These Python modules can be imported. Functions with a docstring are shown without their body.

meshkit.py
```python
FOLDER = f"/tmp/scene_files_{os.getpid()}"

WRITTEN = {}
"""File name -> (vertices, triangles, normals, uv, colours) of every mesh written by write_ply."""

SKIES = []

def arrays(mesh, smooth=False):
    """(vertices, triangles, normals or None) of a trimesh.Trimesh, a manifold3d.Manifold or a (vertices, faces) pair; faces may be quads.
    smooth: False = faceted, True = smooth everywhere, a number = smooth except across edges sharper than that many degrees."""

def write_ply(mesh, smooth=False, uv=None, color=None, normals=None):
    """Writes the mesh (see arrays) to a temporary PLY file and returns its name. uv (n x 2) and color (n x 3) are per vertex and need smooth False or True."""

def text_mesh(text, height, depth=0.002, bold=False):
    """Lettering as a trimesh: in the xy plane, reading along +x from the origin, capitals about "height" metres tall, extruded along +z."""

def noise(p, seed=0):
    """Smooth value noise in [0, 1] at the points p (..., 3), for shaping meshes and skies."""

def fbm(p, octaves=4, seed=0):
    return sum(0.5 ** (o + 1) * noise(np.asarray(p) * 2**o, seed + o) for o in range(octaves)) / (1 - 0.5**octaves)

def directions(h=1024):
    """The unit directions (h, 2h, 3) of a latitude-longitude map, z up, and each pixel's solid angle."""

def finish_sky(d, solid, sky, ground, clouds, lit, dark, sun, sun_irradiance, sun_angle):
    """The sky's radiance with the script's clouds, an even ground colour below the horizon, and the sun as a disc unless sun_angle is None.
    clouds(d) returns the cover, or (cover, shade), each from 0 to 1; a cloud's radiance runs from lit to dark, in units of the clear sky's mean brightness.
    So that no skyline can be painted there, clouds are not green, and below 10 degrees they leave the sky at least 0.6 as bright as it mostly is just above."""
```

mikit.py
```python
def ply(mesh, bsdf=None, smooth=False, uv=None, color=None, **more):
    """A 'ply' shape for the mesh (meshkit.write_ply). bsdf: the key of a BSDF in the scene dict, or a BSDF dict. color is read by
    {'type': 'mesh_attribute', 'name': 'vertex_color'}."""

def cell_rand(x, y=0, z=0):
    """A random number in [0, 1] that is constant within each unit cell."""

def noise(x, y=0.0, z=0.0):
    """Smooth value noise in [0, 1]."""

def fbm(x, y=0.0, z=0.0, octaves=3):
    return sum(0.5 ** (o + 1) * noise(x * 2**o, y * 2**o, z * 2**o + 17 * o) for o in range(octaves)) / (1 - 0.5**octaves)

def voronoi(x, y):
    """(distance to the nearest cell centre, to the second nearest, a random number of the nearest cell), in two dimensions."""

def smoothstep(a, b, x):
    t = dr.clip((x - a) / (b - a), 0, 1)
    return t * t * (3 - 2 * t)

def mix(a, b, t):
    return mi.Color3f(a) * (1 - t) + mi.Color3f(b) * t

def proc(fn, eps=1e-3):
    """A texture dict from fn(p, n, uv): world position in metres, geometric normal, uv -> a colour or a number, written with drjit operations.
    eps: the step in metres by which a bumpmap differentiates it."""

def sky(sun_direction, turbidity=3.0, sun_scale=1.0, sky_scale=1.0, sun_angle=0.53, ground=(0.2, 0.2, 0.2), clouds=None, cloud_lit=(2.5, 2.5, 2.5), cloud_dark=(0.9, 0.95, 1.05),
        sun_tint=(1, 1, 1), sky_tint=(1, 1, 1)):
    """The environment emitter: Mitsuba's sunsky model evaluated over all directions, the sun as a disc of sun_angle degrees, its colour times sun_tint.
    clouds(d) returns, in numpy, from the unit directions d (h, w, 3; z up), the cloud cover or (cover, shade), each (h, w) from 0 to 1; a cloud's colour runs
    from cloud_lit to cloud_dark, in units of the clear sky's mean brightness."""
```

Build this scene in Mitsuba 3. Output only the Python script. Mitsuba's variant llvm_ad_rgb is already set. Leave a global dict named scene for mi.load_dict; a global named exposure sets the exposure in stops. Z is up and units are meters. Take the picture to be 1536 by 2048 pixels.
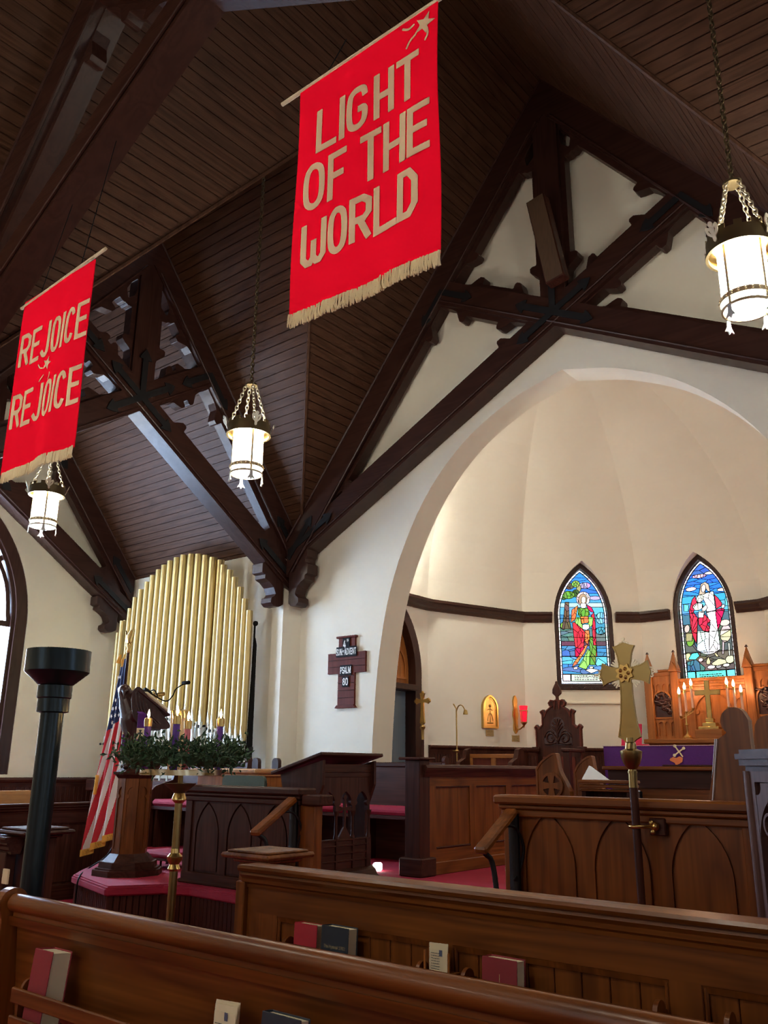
import math, random
import numpy as np, trimesh, drjit as dr, mitsuba as mi
import shapely.geometry as sg, shapely.affinity as sa, shapely.ops as so
from shapely import voronoi_polygons
import mikit, meshkit
from mikit import fbm, noise, smoothstep, mix, cell_rand

scene, labels = {'type': 'scene'}, {}
random.seed(7); rng = np.random.default_rng(7)
T4 = mi.ScalarTransform4f
# ------------------------------------------------------------------ camera
EYE = np.array([0, 0, 1.45]); FPX = 1706.5
CAM = np.array([[0.7757892344538456, 0.6309273034812855, 0.009044414151846925],
                [-0.17385464361251202, 0.22750686882798765, -0.9581310909945733],
                [-0.6065687319668585, 0.7417353721900546, 0.28618702109319805]])   # right, down, forward
scene['camera'] = {'type': 'perspective', 'fov': math.degrees(2 * math.atan(768 / FPX)), 'fov_axis': 'x', 'near_clip': 0.05, 'far_clip': 100.,
                   'to_world': T4().look_at(origin=EYE.tolist(), target=(EYE + CAM[2]).tolist(), up=(-CAM[1]).tolist())}
exposure = 1.5
LAMP = 17.0          # radiance of the lantern glass
DAY = 10.           # radiance of the daylit panes
STAIN = .6         # stained glass
scene['outside_sky'] = {'type': 'constant', 'radiance': {'type': 'rgb', 'value': [.9, 1., 1.15]}, 'sampling_weight': 0.02}

def at(u, v, x=None, y=None, z=None):
    "the point on the plane x=, y= or z= seen at pixel (u, v) of the photograph"
    d = CAM.T @ np.array([u - 768, v - 1024, FPX])
    t = (y - EYE[1]) / d[1] if y is not None else (x - EYE[0]) / d[0] if x is not None else (z - EYE[2]) / d[2]
    return EYE + d * t

# ------------------------------------------------------------------ materials
def rgb(*c): return {'type': 'rgb', 'value': list(map(float, c))}
def srgb(r, g, b): return tuple(((c / 255 + .055) / 1.055) ** 2.4 if c > 10 else c / 255 / 12.92 for c in (r, g, b))
def mat(key, col, rough=.5, metal=0., two=False, **kw):
    b = {'type': 'principled', 'base_color': col if isinstance(col, dict) else rgb(*col), 'roughness': rough, 'metallic': metal, **kw}
    scene[key] = {'type': 'twosided', 'bsdf': b} if 'spec_trans' not in kw else b
def wood(key, dark, light, axis, rough=.4, sc=1., **kw):
    def fn(p, n, uv):
        q = [p.x, p.y, p.z]; a = q[axis]; b, c = [q[i] for i in range(3) if i != axis]
        ring = noise(b * 14 * sc, c * 14 * sc, a * .9 * sc)
        g = noise(b * 150 * sc, c * 150 * sc, a * 3 * sc)
        r = dr.abs(dr.sin((ring * 9 + fbm(b * 5, c * 5, a * .8) * 6)))
        return mix(dark, light, dr.clip(.15 + .55 * r * (.6 + .4 * g) + .3 * (g - .3), 0, 1))
    mat(key, mikit.proc(fn), rough, **kw)
def plaster(key, c1, c2, bump=.006, fs=38.):
    def fn(p, n, uv): return mix(c1, c2, fbm(p.x * 1.3, p.y * 1.3, p.z * 1.3))
    def bf(p, n, uv): return bump * (fbm(p.x * fs * .4, p.y * fs * .4, p.z * fs * .4) + .35 * noise(p.x * fs * 2, p.y * fs * 2, p.z * fs * 2))
    scene[key] = {'type': 'twosided', 'bsdf': {'type': 'bumpmap', 'arbitrary': mikit.proc(bf, 4e-3), 'scale': 1.,
                  'bsdf': {'type': 'principled', 'base_color': mikit.proc(fn), 'roughness': .75, 'specular': .3}}}
plaster('m_plaster', (.78, .73, .62), (.83, .78, .67))
plaster('m_plaster_smooth', (.76, .71, .575), (.81, .76, .625), .002, 20.)
for ax, nm in enumerate('xyz'):
    wood('m_board_' + nm, (.038, .0165, .009), (.084, .038, .021), ax, .55, specular=.15)
    wood('m_truss_' + nm, (.022, .0075, .0055), (.042, .015, .010), ax, .42, specular=.3)
    wood('m_oak_' + nm, (.080, .020, .004), (.235, .070, .012), ax, .34, .7, specular=.3, clearcoat=.35, clearcoat_gloss=.9)
    wood('m_mahogany_' + nm, (.026, .007, .0045), (.070, .020, .011), ax, .42, specular=.22)
    wood('m_reredos_' + nm, (.21, .066, .015), (.40, .145, .036), ax, .4, specular=.3)
wood('m_light_oak', (.42, .20, .07), (.60, .32, .13), 1, .4)
mat('m_iron', (.008, .008, .009), .55, .3)
mat('m_dark_metal', (.012, .022, .028), .25, .5)
mat('m_bronze', (.16, .12, .06), .45, .8)
mat('m_strap', (.50, .42, .26), .45, .4)
mat('m_brass', (.62, .42, .15), .22, 1.)
mat('m_antique_brass', (.30, .21, .085), .3, 1.)
mat('m_pipe_gold', (.50, .37, .16), .38, .85)
mat('m_pipe_lip', (.80, .85, .80), .35, .6)
mat('m_chain', (.72, .66, .50), .4, .8)
mat('m_black', (.006, .006, .007), .7, specular=.15)
mat('m_white', (.80, .80, .78), .5)
mat('m_paper', (.78, .68, .47), .8)
mat('m_page', (.80, .72, .52), .8)
mat('m_ink', (.06, .06, .07), .8)
mat('m_banner_red', (.92, .003, .028), .95, 0., specular=.1)
mat('m_banner_cream', (.95, .72, .47), .9)
mat('m_fringe', (.80, .68, .44), .9)
def cloth(key, c1, c2, rough=.9, s=90., **kw):
    def fn(p, n, uv): return mix(c1, c2, fbm(p.x * s, p.y * s, p.z * s) * .6 + .4 * noise(p.x * 4, p.y * 4, p.z * 4))
    mat(key, mikit.proc(fn), rough, **kw)
cloth('m_carpet', (.20, .006, .018), (.36, .012, .035))
cloth('m_velvet', (.22, .006, .022), (.33, .012, .040), .85, sheen=.15)
cloth('m_purple', (.055, .010, .12), (.10, .016, .19), .8, sheen=.3)
cloth('m_leaf', (.015, .045, .020), (.05, .11, .045), .55, 25.)
mat('m_glow_lamp', (.9, .85, .7), .6)

# ------------------------------------------------------------------ helpers
def key_of(name, parent=None):
    base = f'{parent}__{name}' if parent else name
    k, i = base, 0
    while k in USED:
        i += 1; k = f'{base}_{i:03d}'
    USED.add(k); return k
USED = set(scene)
def thing(name, label, cat, group=None, kind=None):
    k = key_of(name); labels[k] = {'label': label, 'category': cat}
    if group: labels[k]['group'] = group
    return k
def add(name, mesh, m, parent=None, smooth=False, label=None, kind=None, **more):
    k = key_of(name, parent)
    if isinstance(mesh, dict): s = dict(mesh)
    else:
        if isinstance(mesh, (list, tuple)) and isinstance(mesh[0], trimesh.Trimesh): mesh = trimesh.util.concatenate(mesh)
        s = mikit.ply(mesh, m, smooth)
    s.update(more); scene[k] = s
    if label or kind: labels[k] = {**({'label': label} if label else {}), **({'kind': kind} if kind else {})}
    return k
def one(name, mesh, m, label, cat, group=None, smooth=False, **more):
    k = add(name, mesh, m, None, smooth, **more); labels[k] = {'label': label, 'category': cat}
    if group: labels[k]['group'] = group
    return k
def structure(name, mesh, m, label=None, smooth=False, parent=None):
    k = add(name, mesh, m, parent, smooth); labels[k] = {'kind': 'structure', **({'label': label} if label else {})}
    return k
def B(x0, x1, y0, y1, z0, z1, c=0.):
    x0, x1 = sorted((x0, x1)); y0, y1 = sorted((y0, y1)); z0, z1 = sorted((z0, z1))
    if c <= 0:
        return trimesh.creation.box(bounds=[[x0, y0, z0], [x1, y1, z1]])
    c = min(c, (x1 - x0) / 2.2, (y1 - y0) / 2.2, (z1 - z0) / 2.2); P = []
    for i in (0, 1):
        for j in (0, 1):
            for l in (0, 1):
                q = [(x0, x1)[i], (y0, y1)[j], (z0, z1)[l]]; sgn = [1 - 2 * i, 1 - 2 * j, 1 - 2 * l]
                for ax in range(3):
                    P.append([q[b] + (0 if b == ax else sgn[b] * c) for b in range(3)])
    return trimesh.convex.convex_hull(np.array(P))
def frame(mesh, O, ex, ey, ez):
    "local (x, y, z) -> O + x ex + y ey + z ez"
    m = mesh.copy(); R = np.stack([ex, ey, ez], 1).astype(float)
    m.vertices = m.vertices @ R.T + np.asarray(O, float)
    if np.linalg.det(R) < 0: m.invert()
    return m
def ext(poly, h0, h1):
    out = []
    for g in getattr(poly, 'geoms', [poly]):
        if g.geom_type == 'Polygon' and g.area > 1e-7:
            m = trimesh.creation.extrude_polygon(sg.polygon.orient(g), h1 - h0, engine='earcut'); m.apply_translation([0, 0, h0]); out.append(m)
    return trimesh.util.concatenate(out) if out else trimesh.Trimesh()
X, Y, Z = np.eye(3)
def XZ(poly, y0, y1): return frame(ext(poly, y0, y1), [0, 0, 0], X, Z, Y)
def YZ(poly, x0, x1): return frame(ext(poly, x0, x1), [0, 0, 0], Y, Z, X)
def XY(poly, z0, z1): return ext(poly, z0, z1)
def P(*pts): return sg.Polygon(pts)
def unit(v): v = np.asarray(v, float); return v / np.linalg.norm(v)
def beam(p0, p1, w, h, up=(0, 0, 1), c=.008):
    p0, p1 = np.asarray(p0, float), np.asarray(p1, float); d = unit(p1 - p0); up = (0, 1, 0) if abs(np.dot(d, up)) > .99 else up; s = unit(np.cross(d, up)); u = np.cross(s, d)
    return frame(B(0, np.linalg.norm(p1 - p0), -w / 2, w / 2, -h / 2, h / 2, c), p0, d, s, u)
def mould(prof, p0, p1, out, up=(0, 0, 1)):
    "a profile polygon (out, up) carried from p0 to p1"
    p0, p1 = np.asarray(p0, float), np.asarray(p1, float)
    return frame(ext(prof, 0, np.linalg.norm(p1 - p0)), p0, unit(out), unit(up), unit(p1 - p0))
def lathe(prof, n=24, O=(0, 0, 0)):
    m = trimesh.creation.revolve(np.array(prof, float), sections=n); m.apply_translation(O); return m
def tube(pts, r, n=8, closed=False):
    p = np.asarray(pts, float); k = len(p); rr = np.broadcast_to(r, k)
    t = np.roll(p, -1, 0) - np.roll(p, 1, 0) if closed else np.gradient(p, axis=0)
    t /= np.linalg.norm(t, axis=1, keepdims=True) + 1e-12
    a = np.cross(t[0], [0, 0, 1.] if abs(t[0][2]) < .9 else [1., 0, 0]); A = []
    for i in range(k):
        a = a - t[i] * np.dot(a, t[i]); a /= np.linalg.norm(a) + 1e-12; A.append(a)
    A = np.array(A); Bn = np.cross(t, A); g = np.arange(n) * 2 * np.pi / n
    V = (p[:, None] + rr[:, None, None] * (np.cos(g)[None, :, None] * A[:, None] + np.sin(g)[None, :, None] * Bn[:, None])).reshape(-1, 3)
    F = []
    for i in range(k if closed else k - 1):
        for j in range(n):
            q = [i * n + j, i * n + (j + 1) % n, (i + 1) % k * n + (j + 1) % n, (i + 1) % k * n + j]; F += [[q[0], q[1], q[2]], [q[0], q[2], q[3]]]
    if not closed:
        for j in range(1, n - 1): F += [[0, j + 1, j], [(k - 1) * n, (k - 1) * n + j, (k - 1) * n + j + 1]]
    return trimesh.Trimesh(V, F, process=False)
def sph(c, r, sub=2, s=(1, 1, 1)):
    m = trimesh.creation.icosphere(sub, r); m.vertices *= s; m.apply_translation(c); return m
def curve(pts, n=24):
    "smooth curve through the points (Catmull-Rom)"
    p = np.asarray(pts, float); p = np.vstack([2 * p[0] - p[1], p, 2 * p[-1] - p[-2]]); out = []
    for i in range(1, len(p) - 2):
        for t in np.linspace(0, 1, max(2, n // (len(p) - 3)), endpoint=False):
            out.append(.5 * (2 * p[i] + (p[i + 1] - p[i - 1]) * t + (2 * p[i - 1] - 5 * p[i] + 4 * p[i + 1] - p[i + 2]) * t * t + (3 * p[i] - p[i - 1] - 3 * p[i + 1] + p[i + 2]) * t ** 3))
    return np.array(out + [p[-2]])
def gothic(hw, spring, n=12, cx=0., z0=0., R=None):
    "pointed arch outline: bottom z0, springing at spring, radius R (default twice the half width)"
    R = R or 2 * hw; a = []
    th = math.acos((R - hw) / R)
    for i in range(n + 1):
        g = th * i / n; a.append((cx + hw - R + R * math.cos(g), spring + R * math.sin(g)))
    b = [(2 * cx - q[0], q[1]) for q in a[::-1]]
    return P((cx - hw, z0), (cx + hw, z0), *a, *b[1:])
def links(p0, p1, size=.045, wire=.006, n=None):
    p0, p1 = np.asarray(p0, float), np.asarray(p1, float); L = np.linalg.norm(p1 - p0); d = (p1 - p0) / L
    a = unit(np.cross(d, [.3, .9, .1])); b = np.cross(d, a); n = n or max(2, int(L / (size * .75))); out = []
    g = np.linspace(0, 2 * np.pi, 10, endpoint=False)
    for i in range(n):
        c = p0 + d * (i + .5) * L / n; e = a if i % 2 else b; h = L / n * .66
        out.append(tube([c + d * h * math.cos(t) + e * size * .3 * math.sin(t) for t in g], wire, 5, True))
    return out
def cut(a, *bs):
    return trimesh.boolean.difference([a, *bs], engine='manifold')
def ring(poly, w): return poly.difference(poly.buffer(-w, join_style=2))

# ================================================================== the setting
XC, YC, XL, ZE, K = -3.92, 5.3, -8.0, 4.33, 1.27
YF, YN, XE, XRR = 8.0, 2.6, -12.0, 2 * -3.92 + 8.0
HN, HT = XC - XL, 2.7                  # half spans of nave and transept
ZR, ZT = ZE + K * HN, ZE + K * HT
KN = math.hypot(1, K)
structure('floor', B(-12.3, 4.5, -6.3, 13, -.2, 0), 'm_carpet', 'red carpeted church floor')
AX = -3.98
half = [(2.72, 0), (2.72, 1.0), (2.705, 1.75), (2.61, 2.8), (2.39, 3.7), (1.94, 4.57), (1.35, 5.18), (.7, 5.54), (.2, 5.69), (0, 5.74)]
hc = np.vstack([half[:1], curve(half[1:], 40)])
ARCH = sg.Polygon([(AX - s, z) for s, z in hc] + [(AX + s, z) for s, z in hc[::-1][1:]])
wf = P((-12.3, 0), (-12.3, 4.45), (XL - .1, 4.45), (XC, ZR + .12), (XRR + .1, 4.45), (4.5, 4.45), (4.5, 0)).difference(ARCH)
structure('wall_front', XZ(wf, YF, YF + .38), 'm_plaster_smooth', 'cream plaster gable wall pierced by the wide chancel arch')
WIN = gothic(1.09, 3.4, 24, YC, 1.3)
structure('wall_left', YZ(P((2.3, 0), (8.3, 0), (8.3, 4.45), (YC, ZT + .15), (2.3, 4.45)).difference(WIN), XE - .3, XE), 'm_plaster_smooth', 'cream end wall with a tall pointed window')
structure('wall_right', YZ(P((2.3, 0), (8.3, 0), (8.3, 4.45), (YC, ZT + .15), (2.3, 4.45)).difference(WIN), -2 * -3.92 * -1 - XE, -2 * 3.92 - XE + .3), 'm_plaster_smooth')
structure('wall_left_near', [B(XE - .3, XL, YN - .3, YN, 0, 4.45), B(XL - .3, XL, -6.3, YN, 0, 4.45)], 'm_plaster_smooth')
WW = gothic(1.5, 3.6, 24, XC, 1.4)
structure('wall_back', XZ(P((XL - .3, 0), (XL - .3, 4.45), (XC, ZR + .2), (2.0, 2.2), (2.0, 0)).difference(WW), -6.3, -6.0), 'm_plaster_smooth')
NW = [gothic(.5, 1.9, 12, yy, .9) for yy in (-4.2, -1.9, .6)]
structure('wall_right_near', [YZ(P((-6.3, 0), (YN, 0), (YN, 2.7), (-6.3, 2.7)).difference(so.unary_union(NW)), 1.6, 1.9), B(1.6, 4.5, YN - .3, YN, 0, 4.45)], 'm_plaster_smooth')
PILL = P((-8.42, 8.02), (-8.35, 7.86), (-8.08, 7.80), (-7.93, 8.02))
structure('wall_pier', [XY(PILL, 0, 4.16), XY(sa.translate(PILL, 0, 0).buffer(.03, join_style=2).intersection(sg.box(-9, 7, -7, 8.0)), 0, .55)], 'm_plaster_smooth', 'cream corner pier between organ wall and arch wall')

def slope(name, O, e1, e2, region, mname, label, pitch=.105, boards=True, gap=.010):
    n = np.cross(e1, e2); n = n if n[2] < 0 else -n
    k = structure(name, frame(ext(region, -.10, -.022), O, e1, e2, n), mname, label)
    if not boards:
        return k
    t0, t1 = region.bounds[1], region.bounds[3]; s0, s1 = region.bounds[0], region.bounds[2]; i = 0
    for t in np.arange(t0, t1, pitch):
        g = region.intersection(sg.box(s0, t + gap / 2, s1, min(t + pitch - gap / 2, t1)))
        for q in getattr(g, 'geoms', [g]):
            if q.geom_type == 'Polygon' and q.area > .003:
                add('board', frame(ext(q, -.022, .003 * rng.random()), O, e1, e2, n), mname, k)
    return k
e_l, e_r, e_f, e_n = unit([1, 0, K]), unit([-1, 0, K]), unit([0, -1, K]), unit([0, 1, K])
TN, TT = HN * KN, HT * KN
tri = P((YN, -1), (YN, 0), (YC, TT), (YF, 0), (YF, -1))
nave = P((-6.3, -.05), (8.0, -.05), (8.0, TN), (-6.3, TN)).difference(tri)
slope('ceiling_nave_left', [XL, 0, ZE], Y, e_l, nave, 'm_board_y', 'dark boarded nave ceiling slope on the left')
slope('ceiling_nave_right', [XRR, 0, ZE], Y, e_r, P((-6.3, -2.6), (YN, -2.6), (YN, 0), (YC, TT), (YF, 0), (YF, TN), (-6.3, TN)), 'm_board_y', 'dark boarded nave ceiling slope on the right')
far = P((XE, -.05), (XL, -.05), (XL, 0), (XL + HT, TT), (XE, TT))
slope('ceiling_transept', [0, YF, ZE], X, e_f, far, 'm_board_x', 'dark boarded transept ceiling slope above the organ pipes')
slope('ceiling_transept_near', [0, YN, ZE], X, e_n, far, 'm_board_x', None, boards=False)
mir = lambda p: sg.Polygon([(2 * XC - a, b) for a, b in p.exterior.coords])
slope('ceiling_transept_right', [0, YF, ZE], X, e_f, mir(far), 'm_board_x', 'warm lit boarded transept ceiling slope at upper right')
slope('ceiling_transept_right_near', [0, YN, ZE], X, e_n, mir(far), 'm_board_x', None, boards=False)
for i, (a, b) in enumerate((((XL, YF), (XL + HT, YC)), ((XL, YN), (XL + HT, YC)), ((XRR, YF), (XRR - HT, YC)), ((XRR, YN), (XRR - HT, YC)))):
    structure(f'trim_{i+1}', tube([[*a, ZE - .02], [*b, ZT - .02]], .022, 6), 'm_board_z', 'thin wooden strip along a ceiling valley')

# apse: half a decagon with a ribbed half dome
AC = -4.08
LEFT = [(-6.86, 8.2), (-6.86, 9.35), (-6.33, 10.99), (-4.94, 12.0)]
PLAN = LEFT + [(2 * AC - a, b) for a, b in LEFT[::-1]]
TRIM = 3.64
def off(d): 
    q = sg.Polygon(PLAN).buffer(d, join_style=2); return q
front_cut = sg.box(-12, YF + .36, 4, 14)
apse_walls = XY(off(.35).difference(sg.Polygon(PLAN)).intersection(front_cut), 0, TRIM)
def dome(sc, zt, base=TRIM):
    pts = []
    for ph in np.linspace(0, 88, 15):
        f = math.cos(math.radians(ph)); h = math.sin(math.radians(ph))
        for a, b in PLAN: pts.append([AC + (a - AC) * f * sc, 8.2 + (b - 8.2) * f * sc, base + (zt - base) * h])
    return trimesh.convex.convex_hull(np.array(pts))
dome_shell = cut(dome(1.14, 6.9, TRIM - 1e-4), dome(1.0, 6.4, TRIM - 2e-4), B(-12, 4, 7, YF + .36, 3, 8))
class Face:
    def __init__(s, a, b, c=None):
        s.a, s.b = np.array([*a, 0.]), np.array([*b, 0.]); s.e = unit(s.b - s.a); s.L = np.linalg.norm(s.b - s.a)
        n = np.cross(Z, s.e); s.n = n if np.dot(n[:2], np.array([AC, 8.5]) - s.a[:2]) > 0 else -n
    def put(s, m, at=(0, 0, 0)):            # local (along, up, towards the room)
        return frame(m, s.a + s.e * at[0] + Z * at[1] + s.n * at[2], s.e, Z, s.n)
    def pt(s, a, h, d=0.): return s.a + s.e * a + Z * h + s.n * d
F1, F2, F3, F4 = Face(PLAN[1], PLAN[2]), Face(PLAN[2], PLAN[3]), Face(PLAN[3], PLAN[4]), Face(PLAN[4], PLAN[5])
F0 = Face((-6.86, 8.38), (-6.86, 9.35))
LAN = gothic(.425, 3.60, 16, 0, 2.56, .98)       # lancet opening
DOOR = gothic(.40, 2.62, 14, 0, .0, 1.1)
holes = [f.put(ext(LAN, -.6, .6), (s, 0, 0)) for f, s in ((F2, .89), (F3, .91))]
hole_d = F0.put(ext(DOOR, -.6, .1), (.30, 0, 0))
structure('wall_apse', cut(apse_walls, *holes, hole_d), 'm_plaster', 'cream rough plaster wall of the apse')
structure('ceiling_apse', cut(dome_shell, *holes), 'm_plaster', 'cream ribbed half dome of the apse')

# ------------------------------------------------------------------ openings of the setting: left window, lancets, door, dado
def panes_material(key, c, e):
    scene[key] = {'type': 'twosided', 'bsdf': {'type': 'diffuse', 'reflectance': rgb(*c)}}
mat('m_pane', (.8, .85, .85), .3)
def lit(r, w=1.): return {'emitter': {'type': 'area', 'radiance': rgb(*r), 'sampling_weight': w}}
def side_window(x0, inward, n, f):
    w = structure(f'window_{n}', YZ(ring(WIN.buffer(.03), .20), x0 - .02 * inward, x0 - .16 * inward), 'm_truss_z', 'tall pointed window with dark wooden frame' if n == 1 else None)
    add('frame', YZ(ring(WIN.buffer(-.15, join_style=2), .07), x0 - .06 * inward, x0 - .20 * inward), 'm_truss_z', w)
    inner = WIN.buffer(-.21, join_style=2)
    bars = [sg.box(YC - .04, 1, YC + .04, 4.0), sg.box(3, 2.14, 8, 2.20), sg.box(3, 3.36, 8, 3.44), sg.LineString([(YC, 3.4), (YC - .62, 4.35)]).buffer(.035), sg.LineString([(YC, 3.4), (YC + .62, 4.35)]).buffer(.035),
            sg.LineString(curve([(YC + .85, 3.4), (YC + .74, 4.0), (YC + .45, 4.46), (YC, 4.75)], 12)).buffer(.03), sg.LineString(curve([(YC - .85, 3.4), (YC - .74, 4.0), (YC - .45, 4.46), (YC, 4.75)], 12)).buffer(.03)]
    bars = so.unary_union(bars).intersection(inner)
    add('glazing_bars', YZ(bars, x0 - .10 * inward, x0 - .18 * inward), 'm_truss_z', w)
    d = DAY * f
    for g in inner.difference(bars.buffer(-.002)).geoms:
        up = g.centroid.y > 3.45
        e = (d * .66, d * .92, d * 1.34) if not (up and g.area < .3) else (d * .05, d * .09, d * .13)
        m = YZ(g, x0 - .13 * inward, x0 - .125 * inward)
        add('pane', m, 'm_pane', w, **lit(e))
side_window(XE, 1, 1, 1.)
side_window(2 * XC - XE, -1, 2, .05)
w3 = structure('window_3', XZ(ring(WW, .10), -6.12, -6.02), 'm_truss_z'); add('pane', XZ(WW.buffer(-.1), -6.1, -6.09), 'm_pane', w3, **lit((DAY * .022, DAY * .028, DAY * .034)))
for i, g in enumerate(NW):
    w = structure(f'window_{6+i}', YZ(ring(g, .08), 1.62, 1.72), 'm_truss_z'); add('pane', YZ(g.buffer(-.08), 1.68, 1.69), 'm_pane', w, **lit((DAY * .022, DAY * .028, DAY * .034)))

# ------------------------------------------------------------------ roof trusses
HORN = [(0, .015), (.10, .015), (.19, .035), (.25, .105), (.29, .145), (.345, .145), (.36, .12), (.362, .06)]
def scallop(tri):
    "the open shape inside a triangular bay: edges stepped and coved, with a horn near each corner"
    c = list(sg.polygon.orient(tri).exterior.coords)[:-1]; strips = []
    for i in range(len(c)):
        a, b = np.array(c[i]), np.array(c[(i + 1) % len(c)]); L = np.linalg.norm(b - a); e = (b - a) / L; n = np.array([-e[1], e[0]]); f = min(1., L / 1.0)
        hs = [(d * f + .10 * f, o * f) for d, o in HORN]; line = [(0, .012 * f)] + hs + [(L - d, o) for d, o in hs[::-1]] + [(L, .012 * f)]
        strips.append(sg.Polygon([a - n * .02, *[a + e * d + n * o for d, o in line], b - n * .02]).buffer(0))
    o = tri.difference(so.unary_union(strips)).buffer(-.012).buffer(.024).buffer(-.012)
    return o
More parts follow.
